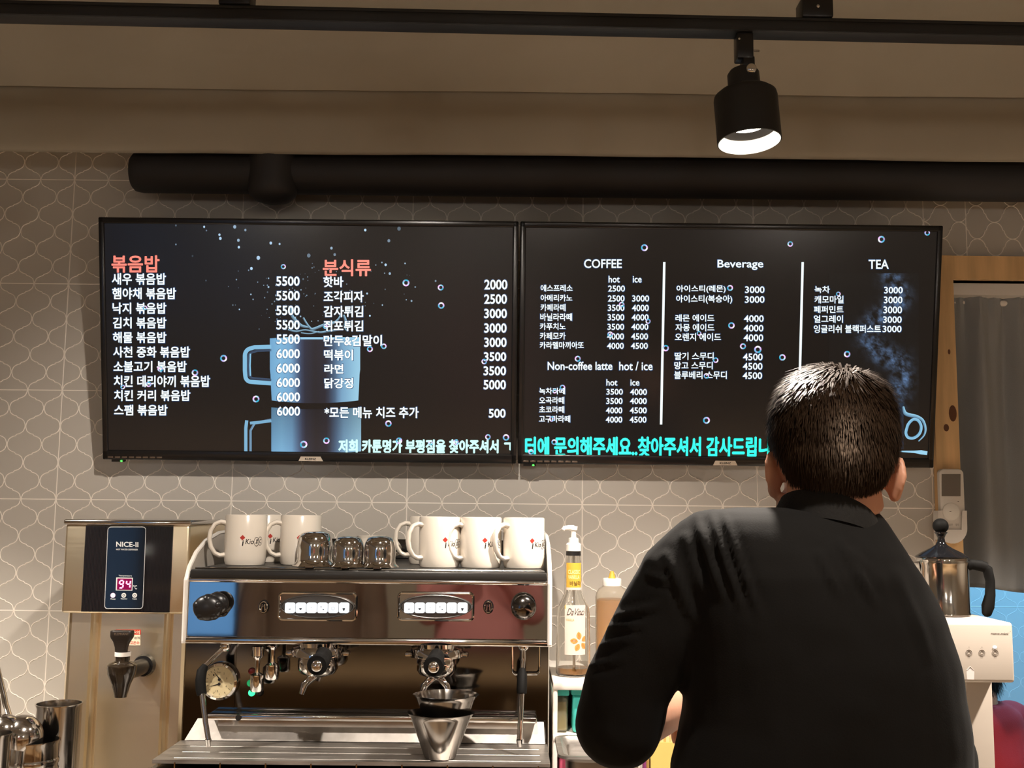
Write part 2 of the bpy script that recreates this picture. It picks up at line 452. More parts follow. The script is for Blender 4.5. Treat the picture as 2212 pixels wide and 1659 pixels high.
def bubbles(mb, pts, d=.0020):
    for (x, y, r, t) in pts:
        V = []; C = []; F = []; n = 16
        for k in range(n):
            a = 2*PI*k/n
            q = .5+.5*math.cos(a-t)
            c = [60+195*q, 215+40*math.sin(a*2+t)*q, 255] if k % 5 else [235, 190, 255]
            for rr in (r, r*.55): V.append(tvp(x+rr*math.cos(a), y+rr*math.sin(a), d)); C.append(lin([max(20, min(255, v*(.8+.25*q))) for v in c]))
        for k in range(n): k2 = (k+1) % n; F.append((2*k, 2*k2, 2*k2+1, 2*k+1))
        mb.add(V, F, 0, False, C=C)
def drops(mb, pts, d=.0016, n=7):
    for x, y, r, g in pts:
        V = [tvp(x+r*math.cos(2*PI*k/n), y+r*1.15*math.sin(2*PI*k/n), d) for k in range(n)]
        mb.add(V, [tuple(range(n))], 0, False, C=[lin((g*.8, g*.94, min(255, g*1.06)))]*n)
def interp(x, tab):
    xs_ = [t[0] for t in tab]
    return [float(np.interp(x, xs_, [t[1][i] for t in tab])) for i in range(3)]

def television(x0, x1, label, badge_x, led_x, btn):
    W = x1-x0; M = tvm(x0)
    t = thing('menu_television', label, 'television', (float(x0+W/2), float(TVO[1]), float(TVO[2])), 'menu televisions side by side on the tiled wall')
    b = MB(); b.box(.004, W-.004, .004, TVH-.004, -.038, -.006, 0, .006, M=M); b.build('back_shell', M_black, t)
    b = MB()
    for q in ((0, W, TVH-.0135, TVH), (0, W, 0, .0215), (0, .0125, 0, TVH), (W-.0125, W, 0, TVH)): b.box(*q, -.022, .0035, 0, .0028, 3, M=M)
    b.build('bezel', M_bezel, t)
    b = MB(); b.box(.008, W-.008, .012, TVH-.008, -.012, -.0002, M=M); s = b.build('screen', M_screen, t)
    b = MB(); b.box(W/2-.12, W/2+.12, .12, .40, -.0451, -.0375, M=M)
    zz = TVO[2]+.2; b.box(x0+W/2-.1, x0+W/2+.1, WALL_Y-.014, WALL_Y-.0005, zz-.12, zz+.2)
    for q in (-.08, .08):
        b.box(x0+W/2+q-.012, x0+W/2+q+.012, 2.415, WALL_Y-.005, zz+.10, zz+.14); b.box(x0+W/2+q-.012, x0+W/2+q+.012, 2.45, WALL_Y-.005, zz-.08, zz-.05)
    b.build('wall_bracket', M_rail, t)
    # maker's plate, buttons, pilot light under the frame
    bx = tvp(badge_x, 995)[0]-x0
    b = MB(); b.prism([(bx-.027, .0015), (bx+.027, .0015), (bx+.022, .0115), (bx-.022, .0115)], .0035, .0052, M=M)
    pl = b.build('badge', mat('badge_plastic', hexc(215, 200, 182), .4), t)
    b = MB(); o = np.array(M @ Vector((bx-.0125, .004, .0056))); o2 = np.array(M @ Vector((bx+.0125, .004, .0056))); o3 = np.array(M @ Vector((bx-.0125, .0088, .0056)))
    b.quadtext('KLEINZ', o, o2, o3, 0, .03); b.build('badge_lettering', M_ink, pl)
    b = MB()
    for k in range(8):
        q = btn+k*.0155; b.box(q, q+.012, .004, .0078, .0035, .0042, 0, .0008, M=M)
    b.build('button_row', mat('button_print', hexc(120, 104, 90), .35, metal=.6), t)
    lx = tvp(led_x, 999)[0]-x0
    b = MB(); b.box(lx-.022, lx+.006, -.0055, .001, -.012, -.001, M=M); f = b.build('sensor_bar', M_black, t)
    b = MB(); b.ell((lx, -.0035, -.0005), (.0028, .002, .0012), M=M); b.build('pilot_light', mat('green_pilot', (.1, .8, .1), .3, emit=(.1, 1, .12), es=1.2), f)
    return t, s

tvL, scrL = television(-.909, .0095, 'left menu television with the blue mug picture and red-headed rice dishes', 672, 262, .012)
tvR, scrR = television(.0135, .937, 'right menu television listing coffee, beverage and tea under white headings', 1566, 1152, .012)

K1, K2, K3, K4 = 500/1430, 500/1430, 490/1452, 500/1481
dish = [('새우 볶음밥', 120, 452, 430, 500), ('햄야채 볶음밥', 122, 515, 520, 590), ('낙지 볶음밥', 124, 455, 612, 680), ('김치 볶음밥', 126, 455, 702, 770),
        ('해물 볶음밥', 126, 455, 793, 860), ('사천 중화 볶음밥', 128, 600, 883, 950), ('소불고기 볶음밥', 130, 580, 973, 1040),
        ('치킨 데리야끼 볶음밥', 132, 725, 1062, 1132), ('치킨 커리 볶음밥', 134, 603, 1152, 1218), ('스팸 볶음밥', 134, 462, 1243, 1308)]
py = [(450, 507), (540, 597), (630, 688), (720, 777), (808, 866), (898, 955), (987, 1045), (1077, 1133), (1166, 1222), (1254, 1310)]
dish += [('5500' if i < 5 else '6000', 1135+i*.5, 1278+i*.3, a, c) for i, (a, c) in enumerate(py)]
snack = [('핫바', 168, 290, 450, 515), ('조각피자', 170, 415, 540, 608), ('감자튀김', 170, 412, 632, 700), ('쥐포튀김', 168, 412, 722, 788), ('만두&김말이', 170, 528, 812, 880),
         ('떡볶이', 172, 350, 902, 968), ('라면', 174, 290, 992, 1050), ('닭강정', 174, 350, 1078, 1140), ('*모든 메뉴 치즈 추가', 175, 755, 1256, 1324),
         ('2000', 1163, 1303, 470, 530), ('2500', 1162, 1300, 560, 618), ('3000', 1162, 1300, 650, 707), ('3000', 1162, 1298, 740, 797), ('3000', 1162, 1298, 828, 885),
         ('3500', 1160, 1296, 918, 972), ('3500', 1158, 1295, 1005, 1060), ('5000', 1158, 1294, 1090, 1147), ('500', 1190, 1292, 1268, 1322)]
b = MB(); words(b, sc(dish, 200, 440, K1)+sc(snack, 640, 440, K2), 0, .010, halo=1); b.build('menu_text', [M_txw, M_txh], scrL)
b = MB(); words(b, sc([('볶음밥', 118, 412, 320, 425)], 200, 440, K1)+sc([('분식류', 165, 460, 345, 447)], 640, 440, K2), 0, .010, fat=.5); b.build('menu_heading', M_txr, scrL)
b = MB(); words(b, sc([('저희 카툰명가 부평점을 찾아주셔서 ㄱ', 262, 1325, 1458, 1540)], 640, 440, K2), 0, .008, fat=1.0); b.build('ticker_text', M_tick, scrL)

cof = [('COFFEE', 450, 690, 297, 352), ('hot', 607, 677, 403, 445), ('ice', 762, 817, 405, 445), ('에스프레소', 172, 375, 460, 502), ('아메리카노', 172, 373, 523, 565),
       ('카페라떼', 172, 330, 583, 628), ('바닐라라떼', 170, 372, 643, 690), ('카푸치노', 168, 330, 705, 748), ('카페모카', 168, 330, 765, 810), ('카라멜마끼아또', 167, 447, 825, 868),
       ('2500', 604, 710, 465, 503), ('2500', 603, 708, 528, 567), ('3500', 602, 707, 588, 627), ('3500', 601, 706, 648, 688), ('3500', 600, 705, 710, 748), ('4000', 598, 704, 771, 810), ('4000', 597, 703, 832, 870),
       ('3000', 758, 865, 528, 567), ('4000', 757, 863, 588, 628), ('4000', 755, 862, 649, 688), ('4000', 753, 860, 710, 748), ('4500', 752, 858, 771, 810), ('4500', 750, 857, 832, 870),
       ('Non-coffee latte', 217, 630, 953, 1005), ('hot / ice', 675, 887, 953, 1007), ('hot', 593, 662, 1065, 1105), ('ice', 747, 803, 1067, 1105),
       ('녹차라떼', 163, 327, 1120, 1160), ('오곡라떼', 163, 322, 1178, 1222), ('초코라떼', 163, 322, 1237, 1280), ('고구마라떼', 162, 360, 1297, 1340),
       ('3500', 593, 697, 1127, 1163), ('3500', 592, 695, 1185, 1223), ('4000', 590, 693, 1245, 1283), ('4000', 589, 693, 1304, 1342),
       ('4000', 745, 851, 1127, 1165), ('4000', 744, 850, 1185, 1223), ('4500', 743, 850, 1245, 1283), ('4500', 742, 848, 1304, 1342),
       ('아이스티(레몬)', 1042, 1355, 463, 512), ('아이스티(복숭아)', 1040, 1397, 526, 580), ('레몬 에이드', 1035, 1282, 650, 695), ('자몽 에이드', 1035, 1282, 710, 757), ('오렌지 에이드', 1032, 1325, 770, 818),
       ('딸기 스무디', 1030, 1278, 893, 940), ('망고 스무디', 1028, 1272, 953, 1000), ('블루베리 스무디', 1027, 1362, 1013, 1062)]
tea = [('Beverage', -29, 262, 300, 364), ('TEA', 938, 1065, 300, 357), ('3000', 147, 270, 470, 512), ('3000', 146, 270, 533, 575), ('4000', 140, 265, 655, 697), ('4000', 139, 263, 717, 758), ('4000', 138, 262, 777, 820),
       ('4500', 134, 258, 900, 943), ('4500', 133, 257, 960, 1003), ('4500', 132, 255, 1020, 1062), ('녹차', 592, 688, 468, 512), ('캐모마일', 592, 776, 530, 578), ('페퍼민트', 587, 775, 595, 640),
       ('얼그레이', 587, 772, 655, 702), ('잉글리쉬 블랙퍼스트', 587, 1015, 717, 767), ('3000', 1037, 1155, 473, 515), ('3000', 1035, 1153, 535, 578), ('3000', 1032, 1150, 598, 642), ('3000', 1030, 1148, 662, 703), ('3000', 1027, 1147, 722, 763)]
b = MB(); words(b, sc(cof, 1110, 460, K3)+sc(tea, 1560, 460, K4), 0, .006, halo=1, fat=.25); b.build('menu_text', [M_txw, M_txh], scrR)
b = MB(); words(b, [('터에 문의해주세요..찾아주셔서 감사드립니다', 1135, 1692, 944, 986)], 0, .008, fat=1.1); b.build('ticker_text', M_txc, scrR)
b = MB()
for (xa, ya, xb, yb) in ((1435, 566, 1428, 917), (1734, 566, 1725, 917)):
    b.add([tvp(xa-2.6, ya, .001), tvp(xa+2.6, ya, .001), tvp(xb+2.6, yb, .001), tvp(xb-2.6, yb, .001)], [(0, 1, 2, 3)])
b.build('divider_line', M_txw, scrR)

# the mug photographed on the left screen, with its mirror image below
cupc = [(583, (110, 162, 200)), (605, (122, 176, 212)), (628, (112, 160, 198)), (645, (74, 92, 124)), (655, (48, 50, 66)), (680, (42, 39, 44)), (705, (44, 42, 52)), (722, (74, 98, 128)), (740, (116, 158, 190)), (765, (140, 188, 214)), (778, (150, 198, 222))]
b = MB()
def cup_body(u, v):
    y = 731+v*134; x = 583+u*195
    x += (1-u*2)*(4*v*v) if v > .55 else 0
    y += 6*(1-(2*u-1)**2)*v-3*(1-(2*u-1)**2)*(1-v)
    c = interp(583+u*195, cupc)
    return (x, y), [q*(1-.12*v*(1 if 640 < x < 725 else 0)) for q in c]
picgrid(b, 26, 12, cup_body, .0004)
def cup_mirror(u, v):
    y = 880+v*95+4*(1-(2*u-1)**2); x = 586+u*194
    return (x, y), [q*(.72+.25*v) for q in interp(583+u*195, cupc)]
picgrid(b, 26, 10, cup_mirror, .0004)
picgrid(b, 20, 2, lambda u, v: ((612+u*166, 728.5+v*4.5), (150, 200, 228)), .0006)
def band(pts, wid, col, d, col2=None):
    V = []; C = []; F = []
    for i, (x, y) in enumerate(pts):
        x0, y0 = pts[max(0, i-1)]; x1, y1 = pts[min(len(pts)-1, i+1)]; l = math.hypot(x1-x0, y1-y0)+1e-6
        nx, ny = -(y1-y0)/l, (x1-x0)/l; w_ = wid[i] if hasattr(wid, '__len__') else wid
        for s_ in (-1, 1): V.append(tvp(x+nx*w_*s_, y+ny*w_*s_, d)); C.append(lin(col if s_ < 0 or col2 is None else col2))
    for i in range(len(pts)-1): F.append((2*i, 2*i+1, 2*i+3, 2*i+2))
    b.add(V, F, 0, False, C=C)
def spl(P, n=6, closed=False):
    P = [np.array(p, float) for p in P]; out = []; m = len(P)
    for i in range(m if closed else m-1):
        g = (lambda k: P[k % m]) if closed else (lambda k: P[max(0, min(m-1, k))])
        a, b_, c, d = g(i-1), g(i), g(i+1), g(i+2)
        for k in range(n):
            u = k/n; out.append(tuple(.5*((2*b_)+(-a+c)*u+(2*a-5*b_+4*c-d)*u*u+(-a+3*b_-3*c+d)*u**3)))
    out.append(tuple(P[0] if closed else P[-1])); return out
def arc(cx, cy, r, a0, a1, n=6): return [(cx+r*math.cos(a0+(a1-a0)*k/n), cy+r*math.sin(a0+(a1-a0)*k/n)) for k in range(n+1)]
hp = [(585, 750)]+arc(545, 765, 15, -PI/2, -PI, 6)+arc(545, 812, 15, PI, PI/2, 6)+[(586, 828)]
hp = [(586, 749), (550, 750)]+arc(545, 768, 16, -PI/2-.1, -PI, 6)+[(529, 800)]+arc(543, 812, 13, PI, PI/2, 5)+[(586, 828)]
band(hp, 4.5, (126, 182, 214), .0005)
band([(x+(6 if x < 560 else 0), y+(7 if y < 780 else -7)) for x, y in hp], 3, (58, 78, 104), .0004, (40, 50, 66))
band([(541, 764), (540, 790), (541, 812)], 1.6, (130, 190, 224), .0006)
band([(531, 976), (531, 925), (533, 908)], 3.5, (120, 172, 204), .0005)
band([(541, 976), (541, 930), (550, 914), (586, 908)], [2.5, 2.5, 3, 4], (92, 118, 146), .0005, (120, 165, 196))
band([(540, 914), (560, 912), (586, 909)], 3, (116, 168, 200), .0006)
# coffee splash above the rim
for pts, wd in (([(628, 660), (630, 680), (640, 694), (652, 704), (668, 707)], [1.5, 3, 4, 3, 2]), ([(655, 686), (660, 695), (668, 706), (676, 711), (700, 702), (722, 697), (732, 688), (738, 676)], [2, 2, 2, 3, 3, 3, 2, 2]),
                ([(622, 712), (640, 716), (660, 713), (690, 718), (712, 715), (742, 712)], [2, 2, 1.5, 2, 2.5, 1]), ([(742, 680), (746, 692), (744, 706), (750, 716)], [2, 3, 2, 1]), ([(650, 719), (670, 721), (690, 716)], 1.2)):
    q_ = spl(pts, 5); band(q_, list(np.interp(np.linspace(0, 1, len(q_)), np.linspace(0, 1, len(pts)), wd)) if hasattr(wd, '__len__') else wd, (150, 196, 222), .0007, (50, 56, 66))
rs = random.Random(3)
dp = [(380, 487, 2, 110), (441, 490, 2.3, 210), (446, 498, 1.5, 160), (474, 507, 2.5, 215), (476, 515, 3, 220), (507, 490, 3.5, 190), (530, 497, 2.5, 170), (515, 519, 3, 190), (516, 534, 2.6, 230), (380, 528, 1.8, 150),
      (558, 557, 4, 215), (543, 580, 3, 225), (585, 525, 3, 220), (604, 527, 2.2, 210), (667, 552, 4.0, 130), (716, 536, 2.8, 190), (723, 550, 2.8, 150), (840, 520, 3.2, 150), (789, 497, 2.6, 235), (862, 494, 4, 110),
      (833, 572, 2.6, 220), (825, 567, 1.6, 190), (842, 591, 2.6, 190), (875, 569, 1.6, 200), (897, 620, 1.8, 150), (941, 607, 2, 160), (889, 650, 2, 180), (793, 634, 2, 215), (799, 682, 2, 230), (826, 659, 1.5, 200),
      (416, 553, 2, 80), (445, 606, 1.6, 100), (503, 659, 1.5, 130), (580, 620, 2, 200), (596, 638, 2, 150), (655, 603, 2, 110)]
dp += [(rs.gauss(620, 55), rs.uniform(575, 712), rs.uniform(.7, 1.7), rs.uniform(90, 220)) for _ in range(70)]
dp += [(rs.gauss(780, 70), rs.uniform(560, 690), rs.uniform(.7, 1.4), rs.uniform(80, 190)) for _ in range(26)]
drops(b, [q for q in dp if q[0] < 1100])
bl = [(612, 576, 5.5), (877, 611, 7.5), (952, 621, 6.5), (953, 660, 7), (483, 774, 7.5), (421, 805, 7), (553, 862, 7.5), (829, 748, 6), (799, 754, 6.5), (1046, 781, 6), (839, 915, 7), (656, 960, 8), (705, 952, 7), (1054, 944, 6), (1093, 945, 7),
      (265, 836, 5), (321, 830, 6), (346, 797, 6), (313, 665, 5), (862, 952, 7), (985, 955, 6), (930, 957, 5), (703, 706, 5)]
bubbles(b, [(x, y, r, i*1.7) for i, (x, y, r) in enumerate(bl)])
b.build('cup_picture', M_pict, scrL)

# steam, saucer cup and bubbles on the right screen
b = MB()
path = [(1925, 600), (1948, 640), (1925, 668), (1885, 700), (1876, 735), (1905, 765), (1945, 782), (1950, 820), (1935, 862), (1915, 900)]
def steam(u, v):
    x = 1790+u*195; y = 590+v*300
    best = 1e9
    for i in range(len(path)-1):
        (xa, ya), (xb, yb) = path[i], path[i+1]; tt = max(0, min(1, ((x-xa)*(xb-xa)+(y-ya)*(yb-ya))/((xb-xa)**2+(yb-ya)**2)))
        best = min(best, math.hypot(x-xa-tt*(xb-xa), y-ya-tt*(yb-ya)))
    m = math.exp(-(best/24)**2)
    n = .35+.65*mnoise.fractal(Vector((x*.06, y*.06, 2)), .6, 2.2, 5)+.25*mnoise.noise(Vector((x*.45, y*.45, 7)))
    q = max(0, m*n)*1.25
    return (x, y), (22+60*q, 20+88*q, 19+125*q)
picgrid(b, 78, 120, steam, .0003)
dcup = [(1940, 878), (1951, 898)]
q_ = spl([(1951, 878), (1955, 892), (1966, 897), (1980, 900), (1993, 908), (1999, 925), (1996, 940), (1984, 953)], 6); band(q_, list(np.interp(np.linspace(0, 1, len(q_)), [0, .15, .35, .6, 1], [2, 4, 4, 3, 1.2])), (150, 205, 232), .0008, (70, 104, 134))
band(spl([(1963, 915), (1973, 906), (1984, 909), (1990, 922), (1986, 937), (1974, 946), (1962, 945), (1957, 936), (1959, 925)], 5, True), 3.0, (140, 196, 226), .0009, (110, 164, 196))
band([(1900, 975), (1945, 975), (1975, 976), (1990, 977), (2003, 979)], [1, 1.2, 2.5, 4.5, 4], (150, 205, 232), .0008)
picgrid(b, 8, 10, lambda u, v: ((1800+u*152, 870+v*100), interp(u, [(0, (40, 46, 58)), (.5, (60, 92, 120)), (1, (30, 44, 60))])), .0006)
bl = [(1392, 535, 7.5), (1707, 527, 6), (1904, 517, 7.5), (2003, 503, 6), (1577, 622, 6.5), (1580, 703, 7), (1438, 752, 7), (1605, 748, 6.5), (1637, 755, 8), (1690, 772, 7), (1546, 778, 6), (1830, 765, 7), (1248, 775, 6.5), (1526, 812, 6),
      (1526, 908, 7.5), (1510, 720, 5), (1400, 694, 5.5), (1343, 658, 6), (1318, 722, 6), (1215, 837, 6), (1198, 845, 5), (1192, 905, 6), (1147, 976, 6), (1197, 955, 6), (1811, 635, 5)]
bubbles(b, [(x, y, r, i*1.3+.5) for i, (x, y, r) in enumerate(bl)])
b.build('steam_picture', M_pict, scrR)

# ------------------------------------------------------------------ duct under the ceiling fold
t = thing('ventilation_duct', 'black round ventilation duct running along the wall under the ceiling fold', 'duct', (.6, 2.40, az(1106, 388, 2.40)))
zc_, yc_ = az(1106, 380, 2.405), 2.405
xl = ax(283, 380, 2.405)
b = MB(); pts = [(xl+.006, yc_, zc_), (xl+.012, yc_, zc_), (xl+.03, yc_, zc_), (XR-.002, yc_, zc_)]
b.tube(pts, [.038, .044, .0475, .0475], 32); b.build('duct_pipe', M_blackpaint, t)
b = MB(); xd = ax(588, 420, 2.385)
b.lathe([(0, -.074), (.02, -.073), (.04, -.066), (.052, -.055), (.056, -.04), (.056, .03), (0, .03)], 32, 0, T(xd, 2.39, zc_)); b.build('duct_cap', M_blackpaint, t)

# ------------------------------------------------------------------ ceiling track and its lamps
pA = at(0, 25, 1.70); zr = pA[2]
lo, hi = 1.6, 2.1
for _ in range(40):
    m_ = (lo+hi)/2
    if at(2212, 73, m_)[2] < zr: lo = m_
    else: hi = m_
pB = at(2212, 73, (lo+hi)/2)
def railpt(x):
    k = (x-pA[0])/(pB[0]-pA[0]); return np.array([x, pA[1]+k*(pB[1]-pA[1]), zr])
ang = math.atan2(pB[1]-pA[1], pB[0]-pA[0])
t = thing('ceiling_track', 'black lighting track hung below the ceiling, running the length of the screens', 'track', tuple(railpt(0)))
b = MB(); Mr = T(*railpt(0)) @ RZ(ang)
b.box(-1.6, 1.7, -.017, .017, -.013, .013, 0, .002, M=Mr); b.box(-1.6, 1.7, -.019, .019, .006, .010, M=Mr); b.box(-1.6, 1.7, -.019, .019, -.012, -.008, M=Mr)
b.build('rail', M_rail, t)
for px in (1754, 525):
    q = railpt(ax(px, 40, 1.75)); b = MB(); b.box(q[0]-.026, q[0]+.026, q[1]-.021, q[1]+.021, zr+.0125, zr+.048, 0, .003)
    h = b.build('track_hanger', M_black, t)
    b = MB(); b.ell((q[0], q[1]-.022, zr+.030), (.003, .002, .003)); b.tube([(q[0], q[1], zr+.046), (q[0], q[1], CZ)], .0035, 8); b.build('hanger_rod', M_chrome, h)

M_lens = mat('lamp_lens', (1, 1, 1), .3, emit=(1.0, .93, .82), es=14)
M_refl = mat('lamp_reflector', hexc(238, 232, 224), .35, spec=.5)
def track_lamp(x, label, tilt=(0, 0), loc=None, group='black track lamps', power=None, cone=118):
    q = railpt(x) if loc is None else np.array(loc)
    t = thing('track_lamp', label, 'lamp', tuple(q), group)
    z0 = q[2]-.0135
    b = MB(); b.box(q[0]-.012, q[0]+.016, q[1]-.014, q[1]+.014, z0-.045, z0, 0, .003); b.box(q[0]-.002, q[0]+.018, q[1]-.013, q[1]+.013, z0-.06, z0-.040, 0, .003)
    ad = b.build('adapter', M_black, t)
    b = MB(); b.tube([(q[0]+.016, q[1], z0-.026), (q[0]+.028, q[1], z0-.027)], .0016, 8)
    for dx, dz in ((-.008, -.012), (.010, -.058)): b.ell((q[0]+dx, q[1]-.0145, z0+dz), (.0022, .0012, .0022), 0, 8, 6)
    b.build('screw', M_chrome, ad)
    b = MB(); b.tube([(q[0]+.006, q[1], z0-.058), (q[0]+.006, q[1], z0-.082)], .0065, 12); st = b.build('stem', M_rail, t)
    H = Vector((q[0], q[1], z0-.060)); Mh = T(*H) @ RX(tilt[0]) @ RY(tilt[1])
    b = MB(); b.lathe([(0, -.002), (.022, -.002), (.0262, -.008), (.0265, -.034), (.030, -.037), (.044, -.041), (.0510, -.047), (.0520, -.053), (.0520, -.128), (.0503, -.1285), (.0503, -.08)], 40, 0, Mh)
    hs = b.build('housing', M_rail, t)
    b = MB(); b.lathe([(.0502, -.1283), (.0485, -.116), (.0450, -.106)], 40, 0, Mh); b.build('reflector', M_refl, t)
    b = MB(); b.lathe([(.0450, -.106), (.034, -.102), (.030, -.098)], 40, 0, Mh); b.build('baffle', M_rail, t)
    b = MB(); b.lathe([(0, -.0985), (.030, -.0985)], 32, 0, Mh); b.build('lens', M_lens, t)
    b = MB(); b.tube([H+Vector((.0075, -.030, -.010)), H+Vector((.0075, -.018, -.010))], .0085, 14); b.ell((H[0]+.0075, H[1]-.031, H[2]-.010), (.0085, .004, .0085)); b.build('pivot_screw', M_chrome, t)
    L = Mh @ Vector((0, 0, -.131)); d = (Mh.to_3x3() @ Vector((0, 0, -1)))
    l = light('track_lamp_light', 'SPOT', L, power or LAMP_W, LAMP_WARM, t, None, spot_size=R(cone), spot_blend=.65, shadow_soft_size=.022)
    l.rotation_euler = d.to_track_quat('-Z', 'Y').to_euler()
    return t
LX = ax(1606, 250, railpt(.38)[1])
track_lamp(LX, 'black cylinder track lamp switched on above the right menu screen', (R(-5), R(-3)), power=104.0)

# ------------------------------------------------------------------ other lamps of the room (above the picture, seen mirrored in the steel), then added fill globes
for x, tl in ((-1.22, (R(-6), R(4))), (1.32, (R(-6), R(-3)))):
    track_lamp(x, 'black track lamp at the %s end of the track, beyond the menu screens' % ('curtain' if x > 0 else 'boiler'), tl, power=LAMP_W*(1.0 if x > 0 else .85))
for x, lab in ((-.62, 'over the photographer, boiler side'), (-.08, 'over the photographer, middle one of three'), (.50, 'over the photographer, dispenser side')):
    track_lamp(x, 'black lamp on the second track '+lab, (R({-.62: -24, -.08: 50, .50: -9}[x]), R(10) if x == -.08 else 0), (x, 1.02, zr+.06), 'black track lamps', 56.0 if x == -.08 else 30.0, 80 if x == -.08 else 118)
t = thing('ceiling_track', 'second black lighting track on the ceiling above the customers', 'track', (0, 1.02, zr+.06))
b = MB(); b.box(-1.6, 1.7, 1.003, 1.037, zr+.047, zr+.073, 0, .002); b.build('rail', M_rail, t)
b = MB()
for x in (-1.3, 1.3): b.tube([(x, 1.02, zr+.07), (x, 1.02, CZ)], .0035, 8)
b.build('hanger_rod', M_chrome, t)
M_shade = mat('opal_shade', hexc(240, 226, 205), .4, emit=(1, .86, .70), es=8)
for i, (x, y) in enumerate(((-1.3, -1.6), (.2, -1.9), (1.5, -1.3))):  # invented hanging globes, out of view, added as soft frontal fill
    t = thing('fill_lamp', 'unseen opal globe added as fill light over the seating, %s' % ('window side', 'middle', 'counter side')[i], 'lamp', (x, y, CZ), 'opal globes added as fill light')
    b = MB(); b.tube([(x, y, CZ), (x, y, 1.965)], .004, 8); b.build('cord', M_black, t)
    b = MB(); b.ell((x, y, 1.90), (.068, .068, .068)); b.build('globe', M_shade, t)
    light('fill_light', 'POINT', (x, y, 1.90), FILL_W*1.6, (1.0, .90, .79), t, None, shadow_soft_size=.07)

# ------------------------------------------------------------------ hot water boiler
BY0, BY1 = 2.10, 2.42
bl_, br_ = -.853, -.614
zt, zm = az(277, 1123, BY0), az(277, 1326, BY0)
t = thing('water_boiler', 'tall stainless hot water boiler with black panel showing a red 94', 'water boiler', ((bl_+br_)/2, (BY0+BY1)/2, CT))
b = MB(); b.box(bl_, br_, BY0, BY1, zm, zt-.008, 0, .006, 3); b.build('head', M_steel, t)
b = MB(); b.box(bl_-.003, br_+.003, BY0-.004, BY1, zt-.010, zt, 0, .0035, 3); b.build('lid', M_polish, t)
# body with pressed upright grooves
def X(px): return ax(px, 1400, BY0+.012)
yb = BY0+.012
sec = [(bl_+.006, BY1-.01), (bl_+.006, yb+.012), (bl_+.012, yb+.003), (bl_+.018, yb), (X(193), yb), (X(197), yb+.006), (X(205), yb+.012), (X(212), yb+.006), (X(216), yb),
       (X(352), yb), (X(355), yb+.006), (X(362), yb+.011), (X(369), yb+.006), (X(372), yb), (br_-.010, yb), (br_-.005, yb+.006), (br_-.005, BY1-.01)]
b = MB(); b.prism(sec, CT+.012, zm, 0); b.build('body', M_steel, t)
for sx in (bl_+.03, br_-.03):
    b = MB(); b.lathe([(0, 0), (.016, 0), (.014, .013), (0, .013)], 16, 0, T(sx, BY0+.06, CT)); b.build('foot', M_rubber, t)
pl0, pr0 = ax(181, 1230, BY0), ax(371, 1230, BY0)
pz0, pz1 = az(277, 1322, BY0), az(277, 1136, BY0)
b = MB(); b.box(pl0, pr0, BY0-.003, BY0+.002, pz0, pz1, 0, .001)
n = 62
for k in range(n): x = pl0+.002+(pr0-pl0-.004)*k/(n-1); b.tube([(x, BY0-.003, pz0+.001), (x, BY0-.003, pz1-.001)], .0009, 5)
fp = b.build('ribbed_panel', mat('ribbed_black', (.012, .012, .014), .16, spec=.6), t)
cx_, cz_ = ax(273, 1226, BY0), az(273, 1226, BY0)
ww, hh = ax(314, 1226, BY0)-ax(232, 1226, BY0), az(273, 1138, BY0)-az(273, 1314, BY0)
Mp = T(cx_, BY0-.004, cz_) @ RY(R(-.6)) @ FACE
b = MB(); b.prism(rrect(ww, hh, .006), 0, .0016, M=Mp); dp_ = b.build('display_plate', mat('display_glass', (.008, .009, .011), .07, spec=.7), t)
b = MB(); P = [(x, z) for x, z in rrect(ww, hh, .006)]
b.tube([Mp @ Vector((x, z, .0018)) for x, z in P+[P[0], P[1]]], .0007, 6, cap=False); b.build('outline', mat('silver_print', hexc(190, 190, 190), .4), dp_)
def bpx(x, y, d=.0062): return at(x, y, BY0-d)
def lettering(name, txt, x0, x1, y0, y1, Yp, m, parent, bold=.01, off=0., sl=.0):
    b = MB(); b.quadtext(txt, at(x0, y1, Yp), at(x1, y1+sl, Yp), at(x0, y0, Yp), 0, bold); return b.build(name, m, parent)
M_sil = mat('silver_lettering', hexc(215, 215, 212), .4)
Yp = BY0-.0062
b = MB(); b.quadtext('NICE-II', at(251, 1181, Yp), at(299, 1182, Yp), at(251, 1170, Yp), 0, .02); b.quadtext('HOT WATER DISPENSER', at(251, 1188.5, Yp), at(298, 1189, Yp), at(251, 1185, Yp), 0, .02)
b.quadtext('Temperature', at(256, 1245.5, Yp), at(285, 1246, Yp), at(256, 1242, Yp), 0, .02)
for s_, x0, x1 in (('Power', 239, 250), ('Heating', 261, 275), ('Supply', 286, 296)): b.quadtext(s_, at(x0, 1295.5, Yp), at(x1, 1295.7, Yp), at(x0, 1292, Yp), 0, .02)
b.quadtext('°C', at(288, 1273, Yp), at(296, 1273, Yp), at(288, 1264, Yp), 0, .02)
b.build('lettering', M_sil, dp_)
b = MB(); b.add([at(251, 1247.5, Yp), at(287, 1248, Yp), at(286, 1276, Yp), at(250, 1275.5, Yp)], [(0, 1, 2, 3)]); ds = b.build('digit_window', M_sil, dp_)
b = MB(); b.add([at(253.5, 1249.5, Yp-.0004), at(285, 1250, Yp-.0004), at(284, 1274, Yp-.0004), at(252.5, 1273.5, Yp-.0004)], [(0, 1, 2, 3)]); b.build('digit_screen', mat('digit_dark', (.03, .0, .01), .2, emit=(.30, .0, .06), es=.8), ds)
b = MB()
